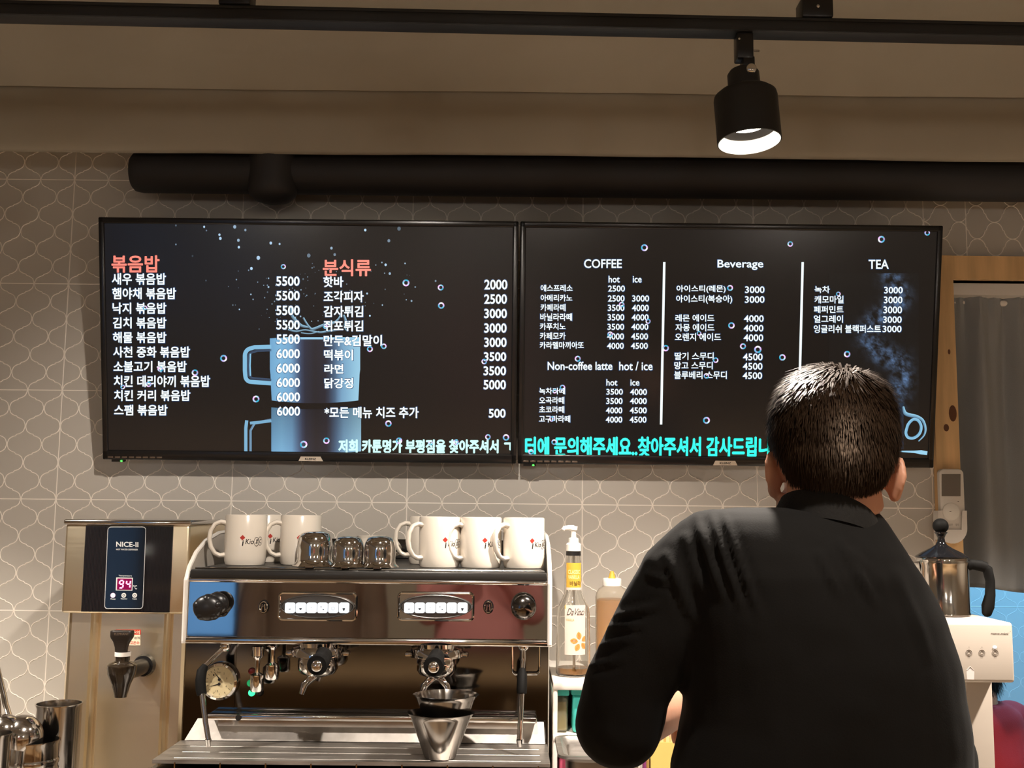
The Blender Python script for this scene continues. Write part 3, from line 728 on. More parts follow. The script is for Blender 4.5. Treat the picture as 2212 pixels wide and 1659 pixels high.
def seg7(x, y, w_, h_, on):
    th = w_*.2; S = {'a': (0, 0, 1, 0), 'b': (1, 0, 1, .5), 'c': (1, .5, 1, 1), 'd': (0, 1, 1, 1), 'e': (0, .5, 0, 1), 'f': (0, 0, 0, .5), 'g': (0, .5, 1, .5)}
    for k in on:
        xa, ya, xb, yb2 = S[k]
        q = [(x+xa*w_, y+ya*h_), (x+xb*w_, y+yb2*h_)]
        sk = lambda p: (p[0]-(p[1]-y)*.12+.5, p[1])
        if xa == xb: c = [(q[0][0]-th, q[0][1]+1), (q[0][0]+th, q[0][1]+1), (q[1][0]+th, q[1][1]-1), (q[1][0]-th, q[1][1]-1)]
        else: c = [(q[0][0]+1, q[0][1]-th), (q[1][0]-1, q[0][1]-th), (q[1][0]-1, q[0][1]+th), (q[0][0]+1, q[0][1]+th)]
        b.add([at(*sk(p), Yp-.0008) for p in c], [(0, 1, 2, 3)])
seg7(258.5, 1254, 8, 16, 'abcdfg'); seg7(273.5, 1254, 8, 16, 'bcfg')
b.build('digit', mat('red_digit', (.5, .1, .2), .4, emit=(1.0, .42, .62), es=1.6), ds)
for i, (x, m) in enumerate(((244, mat('power_glow', (.5, .2, .3), .3, emit=(1.0, .62, .72), es=1.4)), (267.5, M_sil), (291, M_sil))):
    b = MB(); c = at(x, 1286, Yp-.0002); Mq = T(*c) @ FACE
    b.lathe([(.0045, 0), (.0045, .0006), (.0022 if i else 0, .0006)], 20, 0, Mq)
    bt = b.build('touch_button', m, dp_)
    if i: b = MB(); b.lathe([(0, .0008), (.0014, .0008)], 12, 0, Mq); b.build('button_dot', M_sil, bt)
# sticker and tap
ys = yb-.0005
b = MB(); b.add([at(250, 1360, ys), at(304, 1360, ys), at(304, 1371, ys), at(250, 1371, ys)], [(0, 1, 2, 3)], 0)
b.add([at(251, 1361, ys-.0003), at(273, 1361, ys-.0003), at(273, 1366, ys-.0003), at(251, 1366, ys-.0003)], [(0, 1, 2, 3)], 1)
b.add([at(268, 1371, ys), at(303, 1371, ys), at(303, 1394, ys), at(268, 1394, ys)], [(0, 1, 2, 3)], 2)
b.quadtext('주의', at(285, 1370, ys-.0004), at(302, 1370, ys-.0004), at(285, 1362, ys-.0004), 2, .02)
b.quadtext('화상 주의', at(290, 1381, ys-.0004), at(302, 1381, ys-.0004), at(290, 1375, ys-.0004), 3, .01)
b.quadtext('고온수', at(281, 1392, ys-.0004), at(301, 1392, ys-.0004), at(281, 1385, ys-.0004), 0, .01)
b.build('warning_sticker', [mat('sticker_red', hexc(206, 62, 44), .4), mat('sticker_yellow', hexc(236, 190, 80), .4), mat('sticker_cream', hexc(242, 224, 196), .4), M_ink], t)
tx, ty = ax(264, 1440, 2.02), 2.02
S = 2.02/FPX
zt_ = lambda y: az(264, y, ty)
b = MB(); Ms = T(tx, ty, 0)
b.lathe([(0, zt_(1506)), (.0105, zt_(1506)), (.0115, zt_(1500)), (.0165, zt_(1478)), (.0245, zt_(1456)), (.0262, zt_(1442)), (.0262, zt_(1437)), (.022, zt_(1432)), (.0125, zt_(1427)), (.0125, zt_(1416)), (0, zt_(1416))], 28, 0, Ms)
tp = b.build('tap', mat('smoked_plastic', (.020, .014, .009), .14, spec=.6, coat=.3), t)
xc = ax(293, 1452, ty+.03)
b = MB(); b.tube([(tx, ty, zt_(1452)), (tx+.012, ty+.04, zt_(1452)), (xc-.004, yb-.004, zt_(1452))], [.016, .015, .0145], 16); b.lathe([(0, .012), (.019, .012), (.021, .004), (.021, 0)], 24, 0, T(xc-.004, yb, zt_(1452)) @ RX(PI/2))
b.build('tap_collar', M_black, tp)
b = MB(); b.lathe([(.0128, zt_(1417)), (.0142, zt_(1417)), (.0142, zt_(1408)), (.0128, zt_(1408))], 24, 0, Ms); b.build('tap_ring', M_white, tp)
b = MB(); rg = []
for y, hw, hd in ((1410, .0105, .006), (1398, .0115, .0065), (1386, .015, .007), (1378, .0195, .009), (1374, .0205, .010), (1364, .0205, .0105), (1362, .0195, .0095)):
    rg.append([(tx-.003+hw*c_, ty+hd*s_, zt_(y)) for c_, s_ in [(math.copysign(abs(math.cos(a))**.5, math.cos(a)), math.copysign(abs(math.sin(a))**.5, math.sin(a))) for a in [2*PI*k/24 for k in range(24)]]])
b.loft(rg); hd_ = b.build('tap_handle', mat('brown_black_handle', (.018, .013, .010), .35), tp)
lettering('handle_lettering', 'ELEPHANT', 247, 278, 1367, 1372, ty-.0125, mat('engraved_print', hexc(92, 74, 58), .6), tp, .01)

# ------------------------------------------------------------------ espresso machine
EX0, EX1, EY0, EY1 = -.584, .0735, 1.98, 2.44
ez1, ez0 = 1.3785, 1.2665
t = thing('espresso_machine', 'two-group stainless espresso machine with mirrored front and lit buttons', 'espresso machine', ((EX0+EX1)/2, 2.15, CT))
EM = t
b = MB(); b.box(EX0+.006, EX1-.006, EY0+.004, EY1, ez0+.003, ez1-.002); b.build('upper_body', M_mirror, t)
b = MB(); b.box(EX0+.007, EX1-.007, EY0, EY0+.004, ez0+.010, ez1-.007); fpn = b.build('front_panel', M_mirror, t)
b = MB(); b.tube([(EX0+.003, EY0+.001, ez1-.004), (EX1-.003, EY0+.001, ez1-.004)], .0042, 12); b.build('top_trim', M_chrome, t)
b = MB(); b.box(EX0+.003, EX1-.003, EY0-.004, EY0+.03, ez0-.004, ez0+.0085, 0, .004, 3); b.build('bottom_trim', M_polish, t)
# side plates: a swept fin that stands above the cup tray
side = [(EY0-.002, ez0-.003), (EY0-.004, ez1-.004), (EY0+.012, ez1+.018), (EY0+.05, ez1+.042), (EY0+.11, ez1+.062), (EY0+.20, ez1+.075), (EY1-.02, ez1+.080), (EY1+.005, ez1+.07),
        (EY1+.005, CT+.045), (2.068, CT+.045), (2.068, ez0-.003)]
for x0, x1 in ((EX0, EX0+.006), (EX1-.006, EX1)):
    b = MB(); b.prism(side, x0, x1, 0, plane='yz'); sp = b.build('side_plate', mat('side_plate_ivory', hexc(205, 196, 184), .3), t)
    b = MB(); b.tube([(x0+.003, y, z) for y, z in side[:8]], .0042, 8); b.tube([(x0+.003, EY0-.003, ez0), (x0+.003, EY0-.005, ez1-.004)], .0042, 8); b.build('plate_edge', M_white, sp)
# cup tray
ZT = 1.3975
b = MB(); b.box(EX0+.010, EX1-.010, EY0+.002, EY1-.03, ez1-.002, ZT-.008, 0, .004); b.box(EX0+.008, EX1-.008, EY0-.002, EY0+.012, ez1-.001, ZT-.004, 0, .004)
b.box(EX0+.03, EX1-.015, EY0+.022, EY1-.035, ZT-.010, ZT, 0, .003); tr = b.build('cup_tray', mat('black_tray', (.020, .0185, .017), .32, bump=.2, bscale=50), t)
b = MB(); b.tube([(EX0+.012, EY0+.019, ZT-.003), (EX1-.012, EY0+.019, ZT-.003)], .0018, 8); b.build('tray_trim', M_polish, tr)
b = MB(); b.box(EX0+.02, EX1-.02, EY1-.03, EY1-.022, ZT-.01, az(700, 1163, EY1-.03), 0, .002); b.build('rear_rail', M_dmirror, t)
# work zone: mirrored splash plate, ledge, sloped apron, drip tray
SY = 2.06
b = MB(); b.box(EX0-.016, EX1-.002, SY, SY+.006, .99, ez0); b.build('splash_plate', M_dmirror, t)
b = MB(); b.box(EX0+.008, EX1-.008, EY0+.03, SY, ez0-.006, ez0); b.build('underside', M_polish, t)
lz0, lz1 = az(800, 1559, 2.025), az(800, 1546, 2.025)
b = MB(); b.box(ax(447, 1550, 2.025), ax(1160, 1550, 2.025), 2.022, 2.058, lz0, lz1, 0, .003, 3); b.box(ax(470, 1550, 2.03), ax(1130, 1550, 2.03), 2.035, 2.058, lz0-.012, lz0); lg = b.build('ledge_rail', M_polish, t)
b = MB(); b.lathe([(0, .0005), (.0055, .0005)], 16, 0, T(ax(515, 1552, 2.022), 2.0215, (lz0+lz1)/2) @ RX(PI/2)); b.build('rail_hole', M_black, lg)
gz = 1.0835
b = MB(); V = [(EX0+.012, 2.057, lz0-.003), (EX1-.010, 2.057, lz0-.003), (EX1-.008, 2.034, gz+.001), (EX0-.004, 2.034, gz+.001)]
b.add(V, [(3, 2, 1, 0)]); b.add([(x, y, z-.004) for x, y, z in V], [(0, 1, 2, 3)]); b.build('apron', mat('dull_steel', (.27, .25, .23), .45, metal=1, var=.25, vscale=22, bump=.1, bscale=60), t)
GX0, GX1 = EX0-.012, EX1-.004
b = MB()
b.add([(GX0, 2.036, gz), (GX1, 2.036, gz), (GX1, 1.880, gz), (GX0, 1.880, gz)], [(3, 2, 1, 0)])
b.add([(GX0, 2.036, gz-.006), (GX1, 2.036, gz-.006), (GX1, 1.880, gz-.006), (GX0, 1.880, gz-.006)], [(0, 1, 2, 3)])
b.add([(GX0, 1.880, gz), (GX1, 1.880, gz), (GX1, 1.880, gz-.006), (GX0, 1.880, gz-.006)], [(3, 2, 1, 0)])
n = 6
for k in range(n):                                           # shallow pressed lines in the grate
    y = 1.895+.14*k/n
    if k % 2 == 0: b.tube([(EX0+.02, y, gz), (EX1-.02, y, gz)], .0007, 4, cap=False)
gr = b.build('drip_grate', M_steelh, t)
b = MB()
for k in range(9): x = GX0+.04+(GX1-GX0-.06)*k/8; b.box(x-.0012, x+.0012, 1.872, 1.876, gz-.018, gz-.002)
b.build('grate_pin', M_chrome, gr)
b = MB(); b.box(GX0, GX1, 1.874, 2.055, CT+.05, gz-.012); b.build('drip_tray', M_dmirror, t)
b = MB(); rg = []
for x in np.linspace(GX0-.006, GX1+.004, 14):
    rg.append([(x, 1.880, gz-.013), (x, 1.868, gz-.013), (x, 1.857, gz-.016), (x, 1.850, gz-.026), (x, 1.850, CT+.075), (x, 1.860, CT+.05), (x, 1.880, CT+.05)])
b.loft(rg); b.build('tray_front', M_polish, t)
for x, y in ((EX0+.06, 1.92), (EX1-.06, 1.92), (EX0+.06, 2.38), (EX1-.06, 2.38)):
    b = MB(); b.lathe([(0, 0), (.022, 0), (.022, .01), (.016, .05), (0, .05)], 20, 0, T(x, y, CT)); b.build('foot', M_rubber, t)
b = MB(); b.box(EX0+.008, EX1-.008, 2.07, EY1, CT+.05, ez0+.004); b.build('rear_body', M_steel, t)
# control pads
PY = EY0-.001
def ellip(mb, c, rx, rz, tube, mi=0, n=48): mb.tube([(c[0]+rx*math.cos(2*PI*k/n), c[1], c[2]+rz*math.sin(2*PI*k/n)) for k in range(n+2)], tube, 8, mi, cap=False)
def icon(mb, c, k, s=1.):
    y = PY-.0125
    def pg(P): mb.add([(c[0]+x*s, y, c[2]+z*s) for x, z in P], [tuple(range(len(P)))])
    if k == 0: pg([(-.0022, -.0017), (.0022, -.0012), (.0012, -.0026), (-.0014, -.0028)])
    if k in (1, 5): pg([(-.0024, -.0002), (.0024, -.0002), (.0022, -.0016), (.0008, -.0034 if k == 1 else -.0048), (-.0008, -.0034 if k == 1 else -.0048), (-.0022, -.0016)])
    if k == 2: pg([(-.0014, .0008), (.0010, .0008), (.0006, .0004), (-.001, .0004)]); pg([(.0002, -.0034), (.0018, -.0034), (.0015, -.0038), (.0004, -.0038)])
    if k == 3: pg([(-.0034, .0024), (-.0008, .0024), (-.0014, .001), (-.0026, .001)]); pg([(.0006, -.002), (.0036, -.002), (.003, -.0034), (.0012, -.0034)])
    if k == 4:
        for q in range(10): a = 2*PI*q/10; x, z = .0027*math.cos(a), -.001+.0027*math.sin(a); pg([(x-.0004, z-.0004), (x+.0004, z-.0004), (x+.0004, z+.0004), (x-.0004, z+.0004)])
M_btn = mat('lit_button', (.25, .25, .25), .35, emit=(.86, .93, 1.0), es=.92)
M_pad = mat('pad_grey', hexc(96, 94, 92), .25, metal=.7)
for x0, x1 in ((604, 769), (861, 1022)):
    c = at((x0+x1)/2, 1309.5 if x0 < 800 else 1310, PY); hw, hh_ = (ax(x1, 1310, PY)-ax(x0, 1310, PY))/2, .0235
    Mq = T(c[0], PY, c[2]) @ FACE
    b = MB(); P = rrect(hw*2, hh_*2, .007); b.prism(P, 0, .004, M=Mq); b.tube([Mq @ Vector((x, z, .004)) for x, z in P+[P[0], P[1]]], .0022, 8, cap=False)
    pad = b.build('control_pad', M_chrome, t)
    b = MB(); b.lathe([(0, .0072), (.96, .0070), (1.0, .004)], 48, 0, Mq @ Matrix.Diagonal((hw*.95, hh_*.84, 1, 1))); ellip(b, (c[0], PY-.0072, c[2]), hw*.955, hh_*.85, .0013); b.build('pad_face', M_pad, pad)
    for k in range(6):
        px = x0+25+k*23.2 if x0 < 800 else x0+24+k*22.9
        q = at(px, 1312 if x0 < 800 else 1312, PY)
        b = MB(); b.prism(rrect(.0178, .0182, .0034), .0072, .0115, M=T(q[0], PY, q[2]) @ FACE); bt = b.build('button', M_btn, pad)
    b = MB()
    for k in range(6):
        px = x0+25+k*23.2 if x0 < 800 else x0+24+k*22.9
        icon(b, at(px, 1312, PY), k)
    b.build('button_icon', mat('icon_grey', hexc(40, 42, 46), .5), pad)
# knobs and emblems
b = MB(); c = at(449, 1313, PY-.030); c2 = at(469, 1304, PY-.018)
b.ell(tuple(c), (.0262, .0125, .0228), 0, 28, 16); b.ell(tuple(c2), (.0205, .0120, .0195), 0, 28, 16); b.tube([tuple(c2), (c2[0], PY, c2[2])], .011, 16)
for k in range(5): an = R(20+72*k); b.ell((c[0]+.017*math.cos(an), c[1]+.001, c[2]+.0145*math.sin(an)), (.0105, .0112, .0098), 0, 16, 10)
b.build('steam_knob', M_black, t)
c = at(1131, 1311, PY-.02); b = MB(); b.lathe([(.010, -.021), (.012, -.004), (.021, -.002), (.0225, .006), (.0215, .014), (.016, .0195), (.008, .0225), (0, .0235)], 36, 0, T(*c) @ FACE)
b.build('steam_knob', mat('dark_chrome_knob', (.20, .19, .185), .14, metal=1), t)
for px in (570, 1055):
    c = at(px, 1311, PY); b = MB(); b.lathe([(0, .003), (.9, .003), (1, 0)], 28, 0, T(c[0], PY, c[2]) @ FACE @ Matrix.Diagonal((.0095, .0125, 1, 1))); em = b.build('emblem', M_gloss, t)
    b = MB(); ellip(b, (c[0], PY-.003, c[2]), .0068, .0095, .0011); b.tube([(c[0]-.003, PY-.004, c[2]-.006), (c[0]-.002, PY-.0045, c[2]+.005), (c[0], PY-.0045, c[2]-.001), (c[0]+.002, PY-.0045, c[2]+.005), (c[0]+.003, PY-.004, c[2]-.006)], .0013, 6); b.build('emblem_mark', M_chrome, em)
# brew groups with portafilters
for i, px in enumerate((688, 944)):
    gx, gy = ax(px, 1405, 1.998), 1.998
    hzc = az(px, 1437 if i == 0 else 1440, 1.855)
    hx = ax(685 if i == 0 else 937, 1437, 1.855)
    b = MB(); b.lathe([(.036, ez0-.001), (.036, ez0-.008), (.046, ez0-.010), (.049, ez0-.018), (.049, ez0-.024), (.040, ez0-.027), (0, ez0-.027)], 36, 0, T(gx, gy, 0))
    for s in (-1, 1): b.box(gx+s*.046-.011, gx+s*.046+.011, gy-.014, gy+.012, ez0-.024, ez0-.016, 0, .003)
    gp = b.build('brew_group', M_chrome, t)
    b = MB(); b.lathe([(.034, ez0-.027), (.036, ez0-.034), (.0355, ez0-.048), (.030, ez0-.056), (.012, ez0-.062), (0, ez0-.062)], 32, 0, T(gx, gy, 0))
    zb = ez0-.042
    b.tube([(gx, gy-.034, zb), (gx, gy-.062, zb-.002), (hx, 1.925, hzc+.006)], [.013, .009, .010], 14)
    pf = b.build('portafilter', M_chrome, t)
    b = MB(); b.tube([(gx+(hx-gx)*.7, 1.940, hzc+.009), (hx, 1.925, hzc+.007), (hx, 1.90, hzc+.003), (hx, 1.872, hzc+.001), (hx, 1.858, hzc), (hx, 1.852, hzc)], [.011, .0135, .0148, .0170, .0176, .0158], 24); b.build('handle', M_rubber, pf)
    b = MB(); b.ell((hx, 1.852, hzc-.001), (.0102, .0065, .0102)); b.build('handle_cap', M_chrome, pf)
    b = MB(); zs = ez0-.060
    for s in ((-1, 1) if i else (-1,)):
        b.tube([(gx, gy, zs+.002), (gx+s*.010, gy-.01, zs-.004), (gx+s*.020, gy-.016, zs-.014), (gx+s*.0245, gy-.018, zs-.030)], [.0065, .007, .0065, .005], 12)
    b.build('spout', M_chrome, pf)
# pressure gauge
c = at(474, 1472, SY-.01); b = MB()
b.lathe([(0, .0), (.034, 0), (.0345, .008), (.033, .014), (.029, .016), (.0275, .012), (.0265, .010)], 44, 0, T(c[0], SY, c[2]) @ FACE); ga = b.build('pressure_gauge', M_chrome, t)
b = MB(); b.lathe([(0, .0102), (.0268, .0102)], 40, 0, T(c[0], SY, c[2]) @ FACE); b.build('gauge_dial', mat('cream_dial', hexc(206, 190, 150), .45), ga)
b = MB(); yg = SY-.0108
def strip(mb, a, bb, w0, w1, y):
    a = np.array(a); bb = np.array(bb); d = bb-a; d = d/np.linalg.norm(d); n_ = np.array([-d[1], d[0]])
    q = [a-n_*w0, a+n_*w0, bb+n_*w1, bb-n_*w1]; mb.add([(c[0]+x, y, c[2]+z) for x, z in q], [(0, 1, 2, 3)])
strip(b, (.001, .0035), (-.010, .0165), .0013, .0003, yg); strip(b, (0, -.0045), (-.0175, -.0095), .0013, .0003, yg)
for q in (.0035, -.0045): b.lathe([(0, .0012), (.0027, .0012), (.0027, 0)], 14, 0, T(c[0], yg, c[2]+q) @ FACE)
for k in range(13):
    a = R(200-k*17) if k < 7 else R(-10-(k-7)*26)
    strip(b, (.0245*math.cos(a), .0245*math.sin(a)), (.021*math.cos(a), .021*math.sin(a)), .0004, .0004, yg)
for s_, x, z in (('1', -.012, .010), ('2', .007, .013), ('3', .012, .004), ('0', -.016, -.002), ('6', .012, -.010), ('12', -.006, -.019), ('bar', -.004, .015)):
    b.quadtext(s_, (c[0]+x, yg, c[2]+z), (c[0]+x+.0022*len(s_), yg, c[2]+z), (c[0]+x, yg, c[2]+z+.0032), 0, .0)
b.build('gauge_needle', M_ink, ga)
# steam wands
def wand(pts, grip, name='steam_wand'):
    b = MB(); b.tube(pts, .0046, 14); b.tube([pts[-1], tuple(np.array(pts[-1])+np.array([.0006, 0, -.012]))], [.0058, .004], 12); b.ell(pts[0], (.010, .010, .010))
    wd = b.build(name, M_chrome, t)
    b = MB(); b.tube(grip, [.006, .0088, .0092, .0092, .0085], 16); b.build('wand_grip', M_rubber, wd)
q = lambda x, y, Y: tuple(at(x, y, Y))
wand([q(487, 1396, 2.00), q(462, 1420, 1.985), q(440, 1443, 1.965), q(435, 1470, 1.955), q(437, 1500, 1.950), q(444, 1560, 1.945), q(450, 1597, 1.94)],
     [q(443, 1438, 1.968), q(436, 1450, 1.962), q(433, 1470, 1.956), q(434, 1490, 1.952), q(436, 1500, 1.950)])
wand([q(1130, 1396, 2.01), q(1130, 1420, 2.00), q(1128, 1450, 1.985), q(1127, 1500, 1.965), q(1124, 1560, 1.952), q(1122, 1598, 1.945)],
     [q(1128, 1446, 1.988), q(1128, 1456, 1.982), q(1127.5, 1475, 1.973), q(1127, 1490, 1.967), q(1127, 1498, 1.965)])
b = MB(); b.tube([q(1107, 1396, 2.045), q(1107, 1440, 2.045), q(1107.5, 1452, 2.045), q(1112, 1457, 2.045), q(1160, 1457, 2.045), q(1165, 1452, 2.045), q(1166, 1440, 2.045), q(1166, 1396, 2.045)], .0016, 8); b.build('wire_holder', M_chrome, t)
# hot water outlet and second nozzle
for (x, y0, y1, y2, y3, r) in ((556, 1396, 1424, 1452, 1490, .0125), (588, 1396, 1402, 1430, 1464, .0125)):
    z = [az(x, y, 2.01) for y in (y0, y1-8, y1, y1+3, y2, y2+6, y3)]
    b = MB(); b.lathe([(.0115, z[0]), (.0115, z[1]), (.0045, z[2]), (.0042, z[3]), (.0042, z[4]), (r*.62, z[4]-.002), (r, z[5]), (r, z[6]), (r*.8, z[6]-.003), (0, z[6]-.003)], 18, 0, T(ax(x, 1450, 2.01), 2.01, 0)); b.build('water_outlet', M_chrome, t)
for x, y, m in ((543, 1450, mat('red_pilot', hexc(120, 34, 34), .2, coat=.5)), (540, 1476, mat('green_pilot_dim', (.03, .35, .14), .2, emit=(.02, .6, .2), es=.35)), (543, 1497, mat('green_pilot_lit', (.1, .8, .4), .2, emit=(.04, 1, .38), es=1.2)), (561, 1497, M_black)):
    c = at(x, y, SY-.004); b = MB(); b.lathe([(.0062, 0), (.0062, .003), (.004, .0055), (0, .006)], 18, 0, T(c[0], SY, c[2]) @ FACE); b.build('pilot_light' if m is not M_black else 'screw_head', m, t)
b = MB(); xx = ax(506, 1480, SY); b.box(xx-.0015, xx+.0015, SY-.002, SY, lz1, ez0-.006); b.build('seam_strip', M_dmirror, t)

# ------------------------------------------------------------------ cups on the machine
def wrap(pts, rad): return [(rad*math.sin(u/rad), -rad*math.cos(u/rad), z) for u, z in pts]
MR, MH = .0388, .0935
def mug_parts(t):
    b = MB(); b.lathe([(0, .004), (.030, .003), (.033, 0), (.036, .001), (MR-.0005, .008), (MR, .02), (MR, MH-.002), (MR-.0015, MH), (MR-.004, MH-.002), (MR-.0045, .012), (.02, .008), (0, .0075)], 48)
    b.build('body', M_ceramic, t)
    b = MB(); pts = [(-MR+.002, 0, .078), (-MR-.008, 0, .080), (-MR-.018, 0, .076), (-MR-.0255, 0, .064), (-MR-.0275, 0, .049), (-MR-.0245, 0, .034), (-MR-.017, 0, .022), (-MR-.008, 0, .0175), (-MR+.002, 0, .0185)]
    b.tube(pts, [.0062, .0055, .005, .005, .005, .005, .005, .0055, .0062], 12, ell=(1.25, .85)); b.build('handle', M_ceramic, t)
    rr = MR+.0004
    lg_ = MB(); dq = [(0, .0045), (.0045, 0), (0, -.0045), (-.0045, 0)]
    lg_.add(wrap([(-.009+x*1.1, .0515+z*1.1) for x, z in dq], rr), [(0, 1, 2, 3)], 0)
    def wt(s, u0, u1, z0, z1, mi, bold):
        V, F = text_geo(s, bold); lg_.add(wrap([(u0+(u1-u0)*a+.12*(c_*(z1-z0)), z0+(z1-z0)*c_) for a, c_ in V], rr), F, mi)
    wt('i', -.0098, -.0074, .0365, .0465, 1, .02); wt('Kio', -.0035, .0115, .0395, .0490, 1, .01)
    for k, (u, z, r0) in enumerate(((.0175, .0440, .0068), (.0255, .0450, .0066))):
        n = 20; V = []
        for a in range(n): an = 2*PI*a/n; V += [(u+r0*math.cos(an)*.8, z+r0*math.sin(an)*1.25), (u+(r0-.0008)*math.cos(an)*.8, z+(r0-.0008)*math.sin(an)*1.25)]
        lg_.add(wrap(V, rr), [(2*a, 2*((a+1) % n), 2*((a+1) % n)+1, 2*a+1) for a in range(n)], 1)
        wt('g' if k == 0 else 'c', u-.0022, u+.0022, z-.004, z+.004, 1, .0)
    lg_.build('printed_logo', [M_red, M_ink], t)
def on_tray(px, py_, Y): return (ax(px, py_, Y), Y, ZT)
G = 'white mugs on top of the espresso machine'
m0 = thing('mug', 'white mug at the boiler end of the machine top, logo in full view', 'mug', (0, 0, 0), G); mug_parts(m0)
m0.location = on_tray(529, 1215, 2.07); m0.rotation_euler = (0, 0, R(18))
spots = [(648, 1215, 2.10, 20, 'white mug partly behind the first domed steel pitcher'),
         (949, 1220, 2.06, 32, 'first white mug right of the steel pitchers, handle over its left side'),
         (1038, 1220, 2.06, 26, 'white mug in the middle of the three touching ones'),
         (1131, 1220, 2.06, 36, 'brightly lit white mug beside the right side plate'),
         (575, 1205, 2.20, 35, 'white mug behind the gap between the two left mugs'),
         (925, 1205, 2.18, 15, 'white mug behind the three touching ones, only its handle showing')]
for px, py_, Y, a, lab in spots: dup(m0, on_tray(px, py_, Y), lab, R(a))
# upturned small cup
t = thing('coffee_cup', 'small white cup turned upside down behind the steel pitchers', 'cup', on_tray(803, 1205, 2.24))
b = MB(); o = Vector(ORG[t.name]); Mq = T(*o)
b.lathe([(.040, 0), (.0405, .004), (.037, .025), (.032, .042), (.030, .048), (.031, .052), (.029, .0525), (.027, .049), (0, .049)], 40, 0, Mq); b.build('body', M_ceramic, t)
b = MB(); b.tube([Mq @ Vector(p) for p in ((.036, 0, .040), (.050, -.003, .040), (.057, -.004, .030), (.054, -.004, .018), (.040, 0, .012))], .0048, 10); b.build('handle', M_ceramic, t)
# upturned steel pitchers
def pitcher(loc, s, label, first=[None]):
    if first[0] is not None: return dup(first[0], loc, label, 0, s)
    t = thing('steel_pitcher', label, 'pitcher', (0, 0, 0), 'upturned steel pitchers on the machine')
    b = MB(); b.lathe([(.0345, 0), (.036, .0006), (.0345, .003), (.0300, .007), (.0285, .012), (.0290, .026), (.0290, .036), (.0272, .046), (.0225, .0535), (.014, .0565), (0, .0572)], 40); b.build('body', M_chrome, t)
    b = MB(); b.loft([[(x*sx, y, z) for x, z in ((-1, 0), (1, 0), (1, .0015), (-1, .0015))] for sx, y, z in ((.0075, -.032, .008), (.007, -.040, .006), (.006, -.048, .001))]); b.build('spout', M_chrome, t)
    t.location = loc; t.scale = (s,)*3; first[0] = t; return t
pitcher(on_tray(679, 1217, 2.045), 1.13, 'largest upturned steel pitcher in front of the second mug')
pitcher(on_tray(752, 1226, 2.03), .98, 'upturned steel pitcher in the middle of the three')
pitcher(on_tray(820, 1226, 2.03), 1.0, 'upturned steel pitcher in front of the small upside-down cup')
# nested steel cups on the drip grate
def shot_cup(loc, label, sc_=1.):
    t = thing('steel_cup', label, 'cup', loc, 'nested steel cups on the drip grate'); o = Vector(loc)
    b = MB(); rg = []
    for prf in ([(.0255, 0), (.0265, .001), (.0495, .066), (.0525, .0735), (.054, .0745)], [(.053, .0750), (.0485, .066), (.0255, .004), (.002, .003)]):
        for r, z in prf:
            rg.append([tuple(o+Vector((r*sc_*math.cos(a)*(1+(.10*(z/.075)**8)*max(0, math.cos(a*1.0-PI))**6+.10*(z/.075)**8*max(0, math.cos(a))**6), r*sc_*math.sin(a), z*sc_))) for a in [2*PI*k/48 for k in range(48)]])
    b.loft(rg, cap=True); b.build('cup_body', mat('dark_steel_cup', (.42, .39, .36), .16, metal=1), t); return t
cl = (ax(951, 1610, 1.915), 1.915, gz+.0012)
shot_cup(cl, 'flared steel cup standing on the drip grate, a second cup nested in it')
shot_cup((cl[0]+.008, cl[1]+.006, cl[2]+.0315), 'flared steel cup nested inside the lower one', .97)

# ------------------------------------------------------------------ white shelf rack with its contents
KX0, KX1, KY0, KY1 = .082, .245, 2.10, 2.40
kz = az(1215, 1473, KY0)
zs_ = [kz, az(1215, 1491, KY0), az(1215, 1587, KY0), az(1215, 1602, KY0), CT+.055, CT+.002]
t = thing('shelf_rack', 'white plastic shelf rack right of the espresso machine, syrup bottle on top', 'rack', ((KX0+KX1)/2, 2.25, CT))
for x0, x1 in ((KX0, KX0+.009), (KX1-.009, KX1)):
    b = MB(); b.box(x0, x1, KY0, KY1, CT, kz-.001, 0, .003); b.build('side_panel', M_white, t)
b = MB(); b.box(KX0+.002, KX1-.002, KY1-.006, KY1-.001, CT+.001, kz-.002); b.build('back_panel', M_white, t)
for z1, z0 in ((zs_[0], zs_[1]), (zs_[2], zs_[3]), (zs_[4], zs_[5])):
    b = MB(); b.box(KX0, KX1, KY0-.002, KY1, z0, z1, 0, .003); b.build('shelf', M_white, t)
SH1, SH2 = zs_[2], zs_[4]
M_clear = mat('clear_plastic', (.95, .96, .94), .08, trans=1, ior=1.42)
def tub(name, label, x0, x1, z0, z1, lidm, bodym, fillm, fill, y0, group=None):
    t = thing(name, label, 'container', ((x0+x1)/2, y0+.08, z0), group)
    b = MB(); b.box(x0+.003, x1-.003, y0+.004, y0+.16, z0, z1-.010, 0, .006, 3); b.build('tub_body', bodym, t)
    b = MB(); b.box(x0+.006, x1-.006, y0+.007, y0+.155, z0+.004, z0+.004+fill, 0, .003); b.build('filling', fillm, t)
    b = MB(); b.box(x0, x1, y0, y0+.164, z1-.011, z1, 0, .003); b.build('lid', lidm, t)
M_teal = mat('teal_plastic', hexc(72, 190, 180), .35)
M_green = mat('green_powder', hexc(168, 152, 78), .8, var=.12, vscale=40)
gx_ = [ax(x, 1540, KY0) for x in (1194, 1232)]
hz_ = az(1215, 1493, KY0)
tub('storage_tub', 'clear tub with teal lid and green filling on the upper rack shelf', gx_[0], gx_[1]-.001, SH1+.001, hz_, M_teal, mat('smoky_clear', (.72, .70, .58), .12, trans=.85, ior=1.4), M_green, .052, KY0+.012, 'tubs on the rack')
